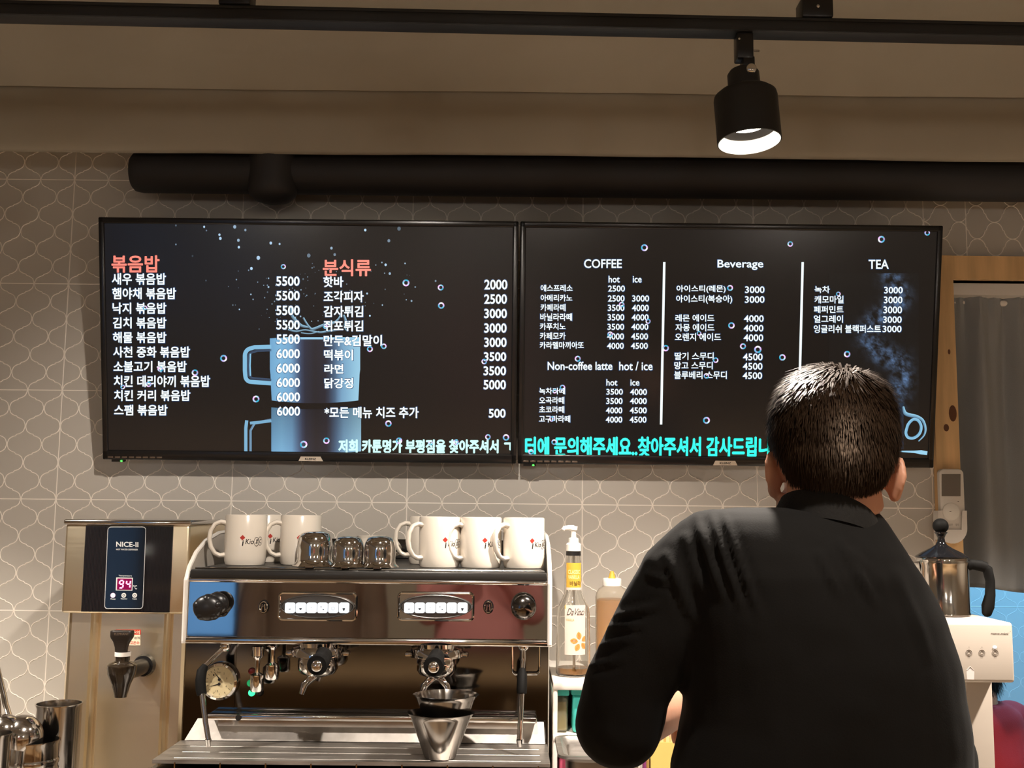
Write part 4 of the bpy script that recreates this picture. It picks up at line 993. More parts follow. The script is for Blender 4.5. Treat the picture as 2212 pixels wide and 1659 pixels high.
tub('storage_tub', 'teal tub beside the clear one on the upper rack shelf', gx_[1]+.002, gx_[1]+.05, SH1+.001, hz_+.002, M_teal, M_teal, M_teal, .03, KY0+.010, 'tubs on the rack')
M_pink = mat('pink_plastic', hexc(206, 92, 120), .3, trans=.25)
t = thing('storage_tub', 'wide pink lidded tub on the lower rack shelf', 'container', (.165, 2.2, SH2+.001), 'tubs on the rack')
b = MB(); b.box(KX0+.013, KX1-.014, KY0+.008, KY0+.2, SH2+.001, zs_[3]-.028, 0, .006); b.build('tub_body', M_pink, t)
b = MB(); b.box(KX0+.011, KX1-.012, KY0+.005, KY0+.204, zs_[3]-.03, zs_[3]-.006, 0, .004); b.build('lid', mat('pink_lid', hexc(226, 132, 156), .3), t)
b = MB()
for px in (1228, 1246): x = ax(px, 1610, KY0); b.box(x-.006, x+.006, KY0+.0, KY0+.008, zs_[3]-.034, zs_[3]-.012, 0, .002)
b.build('latch', M_pink, t)

# syrup bottle with pump
sx, sy = ax(1238, 1400, 2.185), 2.185
zq = lambda y: az(1238, y, sy)
k = 2.185/FPX
t = thing('syrup_bottle', 'clear vanilla syrup bottle with white pump on the white rack', 'bottle', (sx, sy, kz))
M_glass = mat('clear_glass', (.97, .97, .95), .02, trans=1, ior=1.45)
o = T(sx, sy, 0); zb = kz+.0008
b = MB(); out = [(0, zb), (.030, zb), (.0335, zb+.004), (.0338, zq(1440)), (.0325, zq(1325)), (.031, zq(1312)), (.022, zq(1292)), (.0178, zq(1280)), (.0165, zq(1220)), (.0152, zq(1205)), (.0135, zq(1198)), (.0135, zq(1190))]
inn = [(r-.0022 if r > .003 else 0, z+(.003 if i < 2 else 0)) for i, (r, z) in enumerate(out)][::-1]
b.lathe(out+inn, 40, 0, o); b.build('bottle_glass', M_glass, t)
b = MB(); b.lathe([(0, zb+.0034), (.0275, zb+.0034), (.0311, zb+.006), (.0313, zq(1441)), (0, zq(1441))], 36, 0, o); b.build('syrup', mat('amber_syrup', hexc(206, 150, 78), .05, trans=.9, ior=1.36), t)
b = MB(); b.lathe([(0, zq(1186)), (.0145, zq(1186)), (.0145, zq(1192)), (.0148, zq(1197)), (.0148, zq(1200)), (0, zq(1200))], 28, 0, o); b.build('collar_ring', M_black, t)
b = MB(); b.lathe([(0, zq(1190)), (.0150, zq(1190)), (.0150, zq(1176)), (.0125, zq(1173)), (.0105, zq(1172)), (.0100, zq(1163)), (.0055, zq(1161)), (.0048, zq(1146)), (.0075, zq(1145)), (.0085, zq(1137)), (0, zq(1136))], 28, 0, o)
b.tube([(sx, sy, zq(1141)), (sx-.010, sy-.004, zq(1140)), (sx-.019, sy-.007, zq(1141)), (sx-.0215, sy-.008, zq(1145))], [.006, .0052, .0045, .004], 12); b.build('pump', M_white, t)
b = MB(); b.tube([(sx, sy, zq(1200)), (sx+.002, sy, zb+.01)], .0028, 10); b.build('dip_tube', M_white, t)
def curved(mb, u0, u1, z0, z1, rad, mi, n=14, a_off=0):
    V = []; F = []
    for k2 in range(n+1):
        a = (u0+(u1-u0)*k2/n)/rad+a_off
        for z in (z0, z1): V.append((sx+rad*math.sin(a), sy-rad*math.cos(a), z))
    for k2 in range(n): F.append((2*k2, 2*k2+2, 2*k2+3, 2*k2+1))
    mb.add(V, F, mi, True)
def ctext(mb, s_, u0, u1, z0, z1, rad, mi, bold=0, a_off=0, sh=0):
    V, F = text_geo(s_, bold); mb.add([(sx+rad*math.sin((u0+(u1-u0)*(a+sh*c_))/rad+a_off), sy-rad*math.cos((u0+(u1-u0)*(a+sh*c_))/rad+a_off), z0+(z1-z0)*c_) for a, c_ in V], F, mi)
M_lab = mat('label_white', hexc(212, 190, 180), .5); M_yel = mat('label_yellow', hexc(200, 158, 58), .5); M_lt = mat('label_pale_yellow', hexc(246, 220, 150), .5)
M_brown = mat('label_brown', hexc(150, 88, 40), .5); M_tan = mat('label_tan', hexc(206, 146, 78), .5)
b = MB(); rn = .0183
curved(b, -.0165, .0165, zq(1273), zq(1215), rn, 1); curved(b, -.0165, .0165, zq(1273), zq(1268), rn+.0002, 0)
ctext(b, 'CLASSIC', -.012, .013, zq(1239), zq(1230), rn+.0004, 2, .02); ctext(b, 'VANILLA', -.012, .012, zq(1250), zq(1241), rn+.0004, 2, .02)
ctext(b, '바닐라', -.008, .015, zq(1264), zq(1254), rn+.0004, 3, .01)
b.build('neck_label', [M_lab, M_yel, M_lt, M_ink], t)
b = MB(); rl = .0343; ao = .06
curved(b, -.021, .0215, zq(1410), zq(1304), rl, 0, a_off=ao)
V = [(-.021, zq(1304)), (-.005, zq(1304)), (-.021, zq(1313))]; b.add([(sx+(rl+.0003)*math.sin(u/rl+ao), sy-(rl+.0003)*math.cos(u/rl+ao), z) for u, z in V], [(2, 1, 0)], 1)
ctext(b, 'DaVinci', -.017, .0175, zq(1326), zq(1311), rl+.0004, 2, .0, ao, .12); ctext(b, 'GOURMET', .003, .0165, zq(1325.5), zq(1322.5), rl+.0004, 2, 0, ao)
ctext(b, 'VANILLA', -.0185, -.002, zq(1338), zq(1333), rl+.0004, 1, 0, ao)
fc = (.0105, -1); 
for k2 in range(5):                                          # almond-shaped petals
    a = R(100+72*k2); L_, W_ = .0155, .0052; cx2, cz2 = .0095, (zq(1383)+zq(1381))/2
    P = []; 
    for q_ in range(17):
        s_ = q_/8 if q_ <= 8 else (16-q_)/8; wd = W_*math.sin(PI*min(1, s_))**.8*(1 if q_ <= 8 else -1)
        rr = .004+L_*s_; P.append((cx2+rr*math.cos(a)-wd*math.sin(a), cz2+rr*math.sin(a)+wd*math.cos(a)))
    P = [(min(.0212, u), z) for u, z in P[:-1]]
    b.add([(sx+(rl+.0004)*math.sin(u/rl+ao), sy-(rl+.0004)*math.cos(u/rl+ao), z) for u, z in P], [tuple(range(len(P)))], 4)
    for dw in (-.0016, .0012):
        P = [(cx2+r_*math.cos(a)-w_*math.sin(a), cz2+r_*math.sin(a)+w_*math.cos(a)) for r_, w_ in ((.006, dw-.0002), (.017, dw*.7-.0003), (.017, dw*.7+.0003), (.006, dw+.0004))]
        P = [(min(.0212, u), z) for u, z in P]
        b.add([(sx+(rl+.0007)*math.sin(u/rl+ao), sy-(rl+.0007)*math.cos(u/rl+ao), z) for u, z in P], [(0, 1, 2, 3)], 3)
b.build('front_label', [M_lab, M_yel, M_ink, M_brown, M_tan], t)

# sauce bottle
qx, qy = ax(1322, 1330, 2.30), 2.30
zq2 = lambda y: az(1322, y, qy); zb = kz+.0008
t = thing('squeeze_bottle', 'squeeze bottle of orange sauce with white cap beside the syrup bottle', 'bottle', (qx, qy, kz)); o = T(qx, qy, 0)
b = MB(); out = [(0, zb), (.031, zb), (.0345, zb+.004), (.0345, zq2(1290)), (.033, zq2(1281)), (.028, zq2(1272)), (.0195, zq2(1266)), (.0185, zq2(1258))]
b.lathe(out+[(max(0, r-.0015), z+(.002 if i < 2 else 0)) for i, (r, z) in enumerate(out)][::-1], 36, 0, o); b.build('bottle_body', mat('cloudy_plastic', (.97, .93, .86), .25, trans=.93, ior=1.12), t)
b = MB(); b.lathe([(0, zb+.003), (.0318, zb+.003), (.0322, zq2(1296)), (.027, zq2(1293)), (0, zq2(1295))], 36, 0, o); b.build('sauce', mat('orange_sauce', hexc(238, 172, 66), .35), t)
b = MB(); b.lathe([(0, zq2(1265)), (.0195, zq2(1265)), (.0195, zq2(1251)), (.018, zq2(1249)), (0, zq2(1249))], 30, 0, o); b.build('cap', M_white, t)
b = MB(); b.lathe([(.008, zq2(1250)), (.0072, zq2(1247)), (.0055, zq2(1240)), (.0035, zq2(1234)), (0, zq2(1233))], 20, 0, o); b.build('nozzle', M_yel, t)

# steel pan, carton with wooden sticks, purple pouch
PX0, PX1, PY0, PY1 = ax(1206, 1640, 1.87), ax(1408, 1659, 1.87), 1.87, 2.05
pz = az(1290, 1630, 1.89)
t = thing('steel_pan', 'shallow-rimmed rectangular steel pan in front of the white rack', 'pan', ((PX0+PX1)/2, 1.96, CT))
b = MB()
def rr_ring(x0, x1, y0, y1, z, r): return [((x0+x1)/2+x, (y0+y1)/2+y, z) for x, y in rrect(x1-x0, y1-y0, r, 5)]
b.loft([rr_ring(PX0+.025, PX1-.025, PY0+.02, PY1-.02, CT+.002, .02), rr_ring(PX0+.018, PX1-.018, PY0+.014, PY1-.014, pz-.012, .02), rr_ring(PX0, PX1, PY0, PY1, pz-.004, .022), rr_ring(PX0+.001, PX1-.001, PY0+.001, PY1-.001, pz, .022),
        rr_ring(PX0+.010, PX1-.010, PY0+.009, PY1-.009, pz, .02), rr_ring(PX0+.020, PX1-.020, PY0+.016, PY1-.016, pz-.012, .018), rr_ring(PX0+.027, PX1-.027, PY0+.022, PY1-.022, CT+.004, .018)])
b.build('pan_body', M_steelh, t)
cx0, cx1 = ax(1402, 1600, 2.12), ax(1402, 1600, 2.12)+.075
t = thing('stick_carton', 'yellow open carton of wooden sticks next to the man\'s elbow', 'carton', ((cx0+cx1)/2, 2.14, CT)); cz = az(1420, 1602, 2.12)
b = MB()
for q_ in ((cx0, cx1, 2.115, 2.117), (cx0, cx1, 2.163, 2.165), (cx0, cx0+.002, 2.115, 2.165), (cx1-.002, cx1, 2.115, 2.165)): b.box(*q_, CT, cz)
b.box(cx0, cx1, 2.115, 2.165, CT, CT+.002); b.build('carton_body', mat('yellow_card', hexc(222, 184, 104), .7), t)
M_stick = mat('pale_wood', hexc(236, 206, 146), .6)
for i in range(7):
    x = cx0+.008+i*.0092; y = 2.125+.025*((i*37) % 5)/5; h_ = cz+.012+.012*((i*53) % 4)/3
    t = thing('wooden_stick', 'flat wooden stick standing in the yellow carton beside the elbow', 'stick', (x, y, CT+.003), 'wooden sticks in the carton')
    b = MB(); b.loft([[(x+dx+lean, y+dy, z) for dx, dy in ((-w_, -.001), (w_, -.001), (w_, .001), (-w_, .001))] for z, w_, lean in ((CT+.003, .003, 0), (h_-.02, .0032, .001), (h_-.006, .0036, .0015), (h_-.001, .0026, .0016), (h_, .0014, .0016))]); b.build('stick_body', M_stick, t)
ux = ax(1436, 1590, 2.24)
t = thing('pouch', 'purple pouch standing behind the yellow carton of sticks', 'pouch', (ux, 2.24, CT))
b = MB(); rg = []
ztp = az(1436, 1573, 2.24)
for f_, d_ in ((0, .02), (.15, .026), (.5, .024), (.85, .010), (.93, .003), (1, .002)):
    z = CT+.001+(ztp-CT)*f_; rg.append([(ux+.045*math.copysign(abs(math.cos(a))**.6, math.cos(a)), 2.24+d_*math.sin(a), z) for a in [2*PI*k2/20 for k2 in range(20)]])
b.loft(rg); b.build('pouch_body', mat('purple_foil', hexc(150, 70, 130), .4), t)

# ------------------------------------------------------------------ water purifier with the milk frother on top
PYF = 1.95
px1 = ax(2191, 1410, PYF); px0 = px1-.215
zt2, zb2 = az(2120, 1344, PYF), az(2120, 1475, PYF)
t = thing('water_purifier', 'slim cream water purifier right of the man in black', 'water purifier', ((px0+px1)/2, 2.15, CT))
b = MB(); b.box(px0, px1, PYF, 2.30, zb2, zt2, 0, .006, 4); hd = b.build('purifier_head', M_ivory, t)
b = MB(); b.box(ax(2010, 1550, 2.03), ax(2147, 1550, 2.03), 2.03, 2.29, CT+.012, zb2+.003, 0, .004); b.build('column', M_ivory, t)
b = MB(); b.box(px0+.01, px1-.01, 1.955, 2.295, CT, CT+.016, 0, .004); b.build('base_plate', M_ivory, t)
M_gp = mat('grey_print', hexc(112, 102, 94), .5)
Yq = PYF-.0003
b = MB(); b.quadtext('nano.mini', at(2141, 1370.5, Yq), at(2178, 1371.5, Yq), at(2141, 1365.5, Yq), 0, .015)
for px in (2093, 2121, 2150):
    for rr_ in (.0052, .0030):
        c = at(px, 1410, Yq); ellip(b, tuple(c), rr_, rr_, .0003, n=24)
    b.quadtext('정수', at(px-3, 1421.5, Yq), at(px+3, 1421.5, Yq), at(px-3, 1418.5, Yq), 0, 0)
    c = at(px, 1398, Yq); b.lathe([(0, .0004), (.0007, .0004)], 8, 0, T(*c) @ FACE)
c = at(2182, 1364, Yq); b.lathe([(0, .0004), (.0007, .0004)], 8, 0, T(*c) @ FACE)
b.build('panel_print', M_gp, hd)
c = at(2149, 1398, Yq); b = MB(); b.lathe([(0, .0008), (.0022, .0008), (.0026, 0)], 14, 0, T(*c) @ FACE @ Matrix.Diagonal((1.35, 1, 1, 1))); b.build('pilot_light', mat('white_pilot', (.9, .9, .9), .3, emit=(1, .96, .9), es=1.3), hd)
b = MB(); c = at(2096, 1445, Yq)
strip_pts = [(-.006, -.002), (0, .004), (.006, -.002)]
b.tube([(c[0]+x, Yq, c[2]+z) for x, z in strip_pts], .00035, 6); b.add([(c[0]+x, Yq+.0002, c[2]+z) for x, z in ((-.007, -.004), (0, .002), (.007, -.004), (.006, -.018), (-.006, -.018))], [(4, 3, 2, 1, 0)]); b.build('drop_mark', mat('drop_print', hexc(214, 204, 200), .25), hd)
b = MB(); b.tube([(ax(2075, 1480, 1.99), 1.99, zb2+.002), (ax(2075, 1480, 1.99), 1.99, zb2-.028)], [.011, .008], 16); b.build('outlet', M_ivory, t)

fx, fy = ax(2037, 1280, 2.08), 2.08
zf = lambda y: az(2037, y, fy)
fb = zt2+.0006
t = thing('milk_frother', 'steel milk frother pitcher with black knob and handle on the water purifier', 'pitcher', (fx, fy, fb)); o = T(fx, fy, 0)
b = MB(); b.lathe([(0, fb), (.0455, fb), (.0480, fb+.002), (.0480, fb+.005), (.0470, fb+.007), (.0470, zf(1222)), (.0482, zf(1217)), (.0482, zf(1213)), (.0462, zf(1213)), (.0455, fb+.01), (0, fb+.01)], 48, 0, o)
b.loft([[(fx+x, fy+y, z) for x, y, z in ring] for ring in ([(-.044, -.012, zf(1245)), (-.044, .012, zf(1245)), (-.044, 0, zf(1240))], [(-.048, -.013, zf(1215)), (-.048, .013, zf(1215)), (-.062, 0, zf(1212))])])
b.build('pitcher_body', M_polish, t)
b = MB(); b.lathe([(.046, zf(1213)), (.0465, zf(1208)), (.045, zf(1203)), (0, zf(1203))], 44, 0, o); ld = b.build('lid_rim', M_chrome, t)
b = MB(); b.lathe([(.0475, zf(1204)), (.048, zf(1202)), (.034, zf(1192)), (.020, zf(1184)), (.0105, zf(1177)), (.0072, zf(1170)), (.0062, zf(1162)), (.0085, zf(1156)), (.0115, zf(1151)), (.0118, zf(1149)), (.0075, zf(1148)), (0, zf(1147))], 40, 0, o); ldc = b.build('lid', M_gloss, t)
b = MB(); b.ell((fx, fy, zf(1136)), (.0145, .0145, .0142)); b.build('knob', M_rubber, ldc)
hpx = lambda x, y: tuple(at(x, y, fy))
b = MB(); b.tube([hpx(2088, 1222), hpx(2100, 1219), hpx(2118, 1222), hpx(2130, 1226)], [.010, .010, .0105, .010], 14, ell=(.8, 1)); b.tube([hpx(2122, 1221), hpx(2133, 1230), hpx(2139, 1255), hpx(2139, 1285), hpx(2134, 1310), hpx(2132, 1322)], [.007, .0095, .0088, .0095, .0118, .0095], 14, rnd=True)
b.tube([hpx(2086, 1205), hpx(2093, 1212)], .004, 8); b.build('handle', M_rubber, t)

# ------------------------------------------------------------------ remote control in its wall holder
ry = WALL_Y-.02
M_remote = mat('remote_white', hexc(226, 220, 212), .3)
qq = lambda x, y, Y: np.array(at(x, y, Y))
rcx = ax(2053, 1100, ry-.012)
def rz(y): return az(2053, y, ry-.012)
t = thing('remote_holder', 'white wall holder for the remote on the pine door post', 'holder', (rcx, WALL_Y-.019, rz(1172)))
def xz(px, y): return (ax(px, y, ry-.012), az(px, y, ry-.012))
P = [xz(2021, 1103), xz(2031, 1103)]+[xz(2033, 1144)]+[xz(2072, 1144), xz(2074, 1103), xz(2083, 1103), xz(2084, 1143)]+[xz(2053+31*math.cos(a), 1143+31*math.sin(a)) for a in np.linspace(.15, PI-.15, 12)]+[xz(2022, 1143)]
b = MB(); b.prism(P[::-1], WALL_Y-.0455, WALL_Y-.042, plane='xz')
b.prism([xz(2021, 1103), xz(2022, 1145), xz(2030, 1150), xz(2028, 1103)][::-1], WALL_Y-.043, WALL_Y-.019, plane='xz'); b.prism([xz(2076, 1103), xz(2076, 1150), xz(2084, 1145), xz(2083, 1103)][::-1], WALL_Y-.043, WALL_Y-.019, plane='xz')
b.prism([xz(2022, 1104), xz(2083, 1104), xz(2083, 1166), xz(2022, 1166)], WALL_Y-.0225, WALL_Y-.0188, plane='xz'); b.build('holder_body', M_remote, t)
t = thing('remote_control', 'white air-conditioner remote with grey display in the wall holder', 'remote', (rcx, WALL_Y-.03, rz(1160)))
rw = ax(2080, 1050, ry-.012)-ax(2027, 1050, ry-.012)
rtop, rbot = rz(1013), rz(1163)
Mr = T((ax(2080, 1050, ry-.012)+ax(2027, 1050, ry-.012))/2, WALL_Y-.0235, (rtop+rbot)/2) @ FACE
b = MB(); P = rrect(rw, rtop-rbot, .011, 6)
b.loft([[(x*s_, z*(1-(1-s_)*.35), d_) for x, z in P] for s_, d_ in ((.9, 0), (1, .003), (1, .012), (.97, .015), (.9, .0163))], M=Mr); rb = b.build('remote_body', M_remote, t)
Yr = WALL_Y-.0235-.0163
def rq(x0, x1, y0, y1, d=.0003): return [tuple(at(x, y, Yr-d)) for x, y in ((x0, y1), (x1, y1), (x1, y0), (x0, y0))]
b = MB(); b.add(rq(2034, 2075, 1024, 1072), [(0, 1, 2, 3)]); b.build('display', mat('lcd_grey', hexc(112, 104, 96), .15, spec=.6), rb)
c = at(2054, 1105, Yr); b = MB(); b.lathe([(.019, 0), (.019, .0012), (.0175, .002), (0, .0022)], 36, 0, T(*c) @ FACE); b.tube([(c[0]+.0195*math.cos(a), c[1], c[2]+.0195*math.sin(a)) for a in np.linspace(0, 2*PI, 37)], .0004, 6, cap=False); b.build('round_button', mat('remote_button', hexc(238, 234, 226), .3), rb)
b = MB(); 
for x, y, w_ in ((2053, 1105, 4), (2070, 1083, 3)): b.add(rq(x-w_/2, x+w_/2, y-.7, y+.7, .0024), [(0, 1, 2, 3)])
b.build('mark', M_gp, rb)
b = MB(); b.quadtext('삼단', at(2050, 1136, Yr-.0004), at(2058, 1136, Yr-.0004), at(2050, 1131, Yr-.0004)); b.quadtext('정지', at(2064, 1136, Yr-.0004), at(2071, 1136, Yr-.0004), at(2064, 1131, Yr-.0004)); b.build('button_lettering', M_gp, rb)

# ------------------------------------------------------------------ curtain on its tension rod
cy = WALL_Y+.075
zr_ = az(2100, 655, cy)
t = thing('curtain_rod', 'white tension rod with bracket across the pine doorway', 'rod', ((DOOR_L+DOOR_R)/2, cy, zr_))
b = MB(); b.tube([(DOOR_L, cy, zr_), (DOOR_R, cy, zr_)], .007, 14); b.build('rod_tube', M_white, t)
for s_, x in ((1, DOOR_L), (-1, DOOR_R)):
    b = MB(); b.box(x if s_ > 0 else x-.022, x+.022 if s_ > 0 else x, cy-.016, cy+.012, zr_-.018, zr_+.004, 0, .003); b.box(x+s_*.012-.007, x+s_*.012+.007, cy-.012, cy+.008, zr_-.002, DOOR_T-.028, 0, .002); b.build('end_bracket', M_white, t)
c0, c1 = DOOR_L+.016, DOOR_R-.03
zb_ = az(2130, 1274, cy)
nx, nz = 200, 60; V = []; F = []
for j in range(nz+1):
    f_ = j/nz
    for i in range(nx+1):
        u = i/nx; x = c0+(c1-c0)*u
        amp = .007+.016*min(1, f_*3)
        ph = u*2*PI*8.5
        y = cy-.012+amp*math.sin(ph+.5*math.sin(u*23))+.006*math.sin(ph*2.3+1)*(1-f_)+.004*mnoise.noise(Vector((u*14, f_*2, 3)))
        y += .0035*math.sin(u*2*PI*46)*max(0, 1-f_*9)
        z = zr_+.016-(zr_+.016-zb_)*f_+.006*math.sin(ph*.5)*f_+(.003*math.sin(u*300) if j == 0 else 0)
        if f_ > .9: x += .004*math.sin(ph)
        V.append((x, y, z))
for j in range(nz):
    for i in range(nx): a = j*(nx+1)+i; F.append((a, a+1, a+nx+2, a+nx+1))
b = MB(); b.add(V, F, 0, True); cu = b.build('curtain', mat('grey_linen', hexc(148, 150, 151), .9, bump=.3, bscale=500, sheen=.1), org=((c0+c1)/2, cy, zb_))
so = cu.modifiers.new('thickness', 'SOLIDIFY'); so.thickness = .0015
tag(cu, 'short gathered grey linen curtain hanging in the pine doorway', 'curtain')

# ------------------------------------------------------------------ pots and ladles at the far left
def can(name, label, cat, px, py_, Y, hw, bands=(), m=M_polish, flare=0., handle=False):
    x = ax(px, py_, Y); zt_c = az(px, py_, Y); r = hw*Y/FPX
    t = thing(name, label, cat, (x, Y, CT)); o = T(x, Y, 0)
    prf = [(0, CT+.0005), (r*(.94-flare), CT+.0005), (r*(.98-flare), CT+.006)]
    for bz in bands: prf += [(r*.98, zt_c-bz-.006), (r*1.015, zt_c-bz-.003), (r*1.015, zt_c-bz+.003), (r*.98, zt_c-bz+.006)]
    prf += [(r*.99, zt_c-.006), (r*1.03, zt_c-.002), (r*1.03, zt_c), (r*.97, zt_c), (r*.95, zt_c-.01), (r*(.93-flare), CT+.005), (0, CT+.005)]
    b = MB(); b.lathe(prf, 44, 0, o); b.build(name.split('_')[-1]+'_body', m, t)
    return t, x, zt_c, r
can('steel_canister', 'tall plain steel canister behind the ladles at the left edge', 'canister', 128, 1519, 2.0, 46)
p2, x2, z2, r2 = can('steel_pot', 'ribbed steel pot holding the ladles at the left edge', 'pot', 72, 1598, 1.93, 52, (.035, .050))
can('steel_beaker', 'steel beaker at the left frame edge, in front of the ribbed pot', 'beaker', -18, 1584, 1.84, 40)
def ladle(label, bowl, hnd, r, rot):
    t = thing('ladle', label, 'ladle', tuple(bowl), 'ladles in the ribbed pot'); Mq = T(*bowl) @ rot
    prf = [(r*math.sin(a), -r*math.cos(a)) for a in np.linspace(0, PI*.5, 10)]+[(r*.97*math.sin(a), -r*.97*math.cos(a)) for a in np.linspace(PI*.5, 0, 10)]
    b = MB(); b.lathe(prf, 36, 0, Mq); b.build('bowl', M_polish, t)
    b = MB(); P = [np.array(p) for p in hnd]; b.tube(P, .0042, 10, ell=(1.6, .6)); b.build('handle', M_polish, t)
lb = at(45, 1592, 1.915)
ladle('larger ladle, bowl hanging out of the ribbed pot', lb, [lb+np.array([-.020, 0, .030]), lb+np.array([-.032, .004, .055]), at(8, 1500, 1.93), at(-12, 1420, 1.95), at(-26, 1360, 1.96)], .037, RX(R(200)) @ RY(R(-22)))
lb2 = at(8, 1583, 1.90)
ladle('ladle nearer the frame edge, resting against the larger one', lb2, [lb2+np.array([-.012, 0, .024]), at(-6, 1520, 1.90), at(-22, 1440, 1.90)], .031, RX(R(195)) @ RY(R(-15)))

# ------------------------------------------------------------------ people
def melt(mb, voxel, it=4, fac=.5, fn=None):
    """fuse overlapping closed shapes into one continuous skin"""
    me = bpy.data.meshes.new('melt'); me.from_pydata([tuple(v) for v in mb.v], [], mb.f); me.update()
    o = bpy.data.objects.new('melt', me); COL.objects.link(o)
    r_ = o.modifiers.new('r', 'REMESH'); r_.mode = 'VOXEL'; r_.voxel_size = voxel
    s_ = o.modifiers.new('s', 'SMOOTH'); s_.iterations = it; s_.factor = fac
    dg = bpy.context.evaluated_depsgraph_get(); m2 = bpy.data.meshes.new_from_object(o.evaluated_get(dg))
    n = len(m2.vertices); V = np.empty(n*3); m2.vertices.foreach_get('co', V); V = V.reshape(-1, 3)
    N = np.empty(n*3); m2.vertices.foreach_get('normal', N); N = N.reshape(-1, 3)
    F = [tuple(p.vertices) for p in m2.polygons]
    bpy.data.objects.remove(o); bpy.data.meshes.remove(me); bpy.data.meshes.remove(m2)
    if fn is not None: V = fn(V, N)
    out = MB(); out.add(V.tolist(), F, 0, True); return out
def limb(mb, pts, rad, segs=18): mb.tube(pts, rad, segs, rnd=True)
def sring(c, a, bb, n=36, e=2.3, rot=0.):
    out = []
    for k in range(n):
        t_ = 2*PI*k/n; x = a*math.copysign(abs(math.cos(t_))**(2/e), math.cos(t_)); y = bb*math.copysign(abs(math.sin(t_))**(2/e), math.sin(t_))
        out.append((c[0]+x*math.cos(rot)-y*math.sin(rot), c[1]+x*math.sin(rot)+y*math.cos(rot), c[2]))
    return out
def add_head(mb, H):
    """H: 4x4 frame at the head centre; +y is where the face looks, z up"""
    R3 = H.to_3x3()
    E_ = lambda c, r, rot=None: mb.ell(H @ Vector(c), r, 0, 24, 14, rot=R3 @ (rot or Matrix.Identity(3)))
    E_((0, -.012, .030), (.0745, .094, .082)); E_((0, .018, .012), (.068, .078, .086)); E_((0, -.045, .0), (.062, .055, .055))
    E_((0, .045, -.050), (.052, .048, .060)); E_((0, .072, -.088), (.024, .022, .020))
    for s in (-1, 1):
        E_((s*.040, .03, -.068), (.022, .044, .030)); E_((s*.036, .074, -.020), (.022, .018, .016)); E_((s*.030, .080, .020), (.026, .014, .010))
        # ear: shell, rim and lobe
        er = Matrix.Rotation(s*R(24), 3, 'Z') @ Matrix.Rotation(R(8), 3, 'X')
        E_((s*.0775, -.010, -.018), (.0062, .016, .024), er); E_((s*.074, -.002, -.022), (.010, .012, .020), er); E_((s*.0765, -.001, -.040), (.0075, .011, .0115), er)
        pts = [H @ Vector((s*(.0785+.007*math.sin(a)), -.004-.019*math.sin(a), -.017+.025*math.cos(a))) for a in np.linspace(-.6, 2.7, 9)]
        mb.tube(pts, .0040, 8, rnd=True)
    mb.tube([H @ Vector(p) for p in ((0, .090, .012), (0, .100, -.012), (0, .108, -.030), (0, .100, -.036))], [.009, .009, .012, .010], 12, rnd=True)
    for s in (-1, 1): E_((s*.010, .098, -.034), (.008, .010, .007))
    E_((0, .088, -.056), (.022, .012, .0055)); E_((0, .087, -.066), (.019, .012, .006))
def add_hand(mb, wrist, fwd, up, side, s=1., curl=.5):
    """wrist point, direction of the fingers, back-of-hand normal, side: +1 thumb towards fwd x up"""
    f = Vector(fwd).normalized(); u = Vector(up); u = (u-f*u.dot(f)).normalized(); l = f.cross(u).normalized()*side; w0 = Vector(wrist)
    P = lambda a, b_, c: w0+f*a*s+l*b_*s+u*c*s
    mb.loft([[P(a, hw*math.cos(t_), th*math.sin(t_)) for t_ in [2*PI*k/20 for k in range(20)]] for a, hw, th in ((-.03, .027, .021), (0, .028, .019), (.02, .034, .017), (.05, .042, .015), (.078, .042, .0125), (.092, .038, .010))])
    for i, (b_, L) in enumerate(((.030, .072), (.0105, .080), (-.0095, .074), (-.029, .058))):
        a = .084; p = [(a, b_, 0)]; ang_ = .15; x, z = a, 0.
        for k, fr in enumerate((.45, .30, .25)):
            ang_ += curl*(.5+.12*i); x += L*fr*math.cos(ang_); z -= L*fr*math.sin(ang_); p.append((x, b_*(1+.06*k), z))
        mb.tube([P(*q_) for q_ in p], [.0094, .0088, .0082, .0072], 10, rnd=True)
    mb.tube([P(*q_) for q_ in ((.018, .026, -.004), (.040, .050, -.012), (.064, .060, -.022), (.084, .058, -.032))], [.0125, .0112, .0098, .0085], 10, rnd=True)
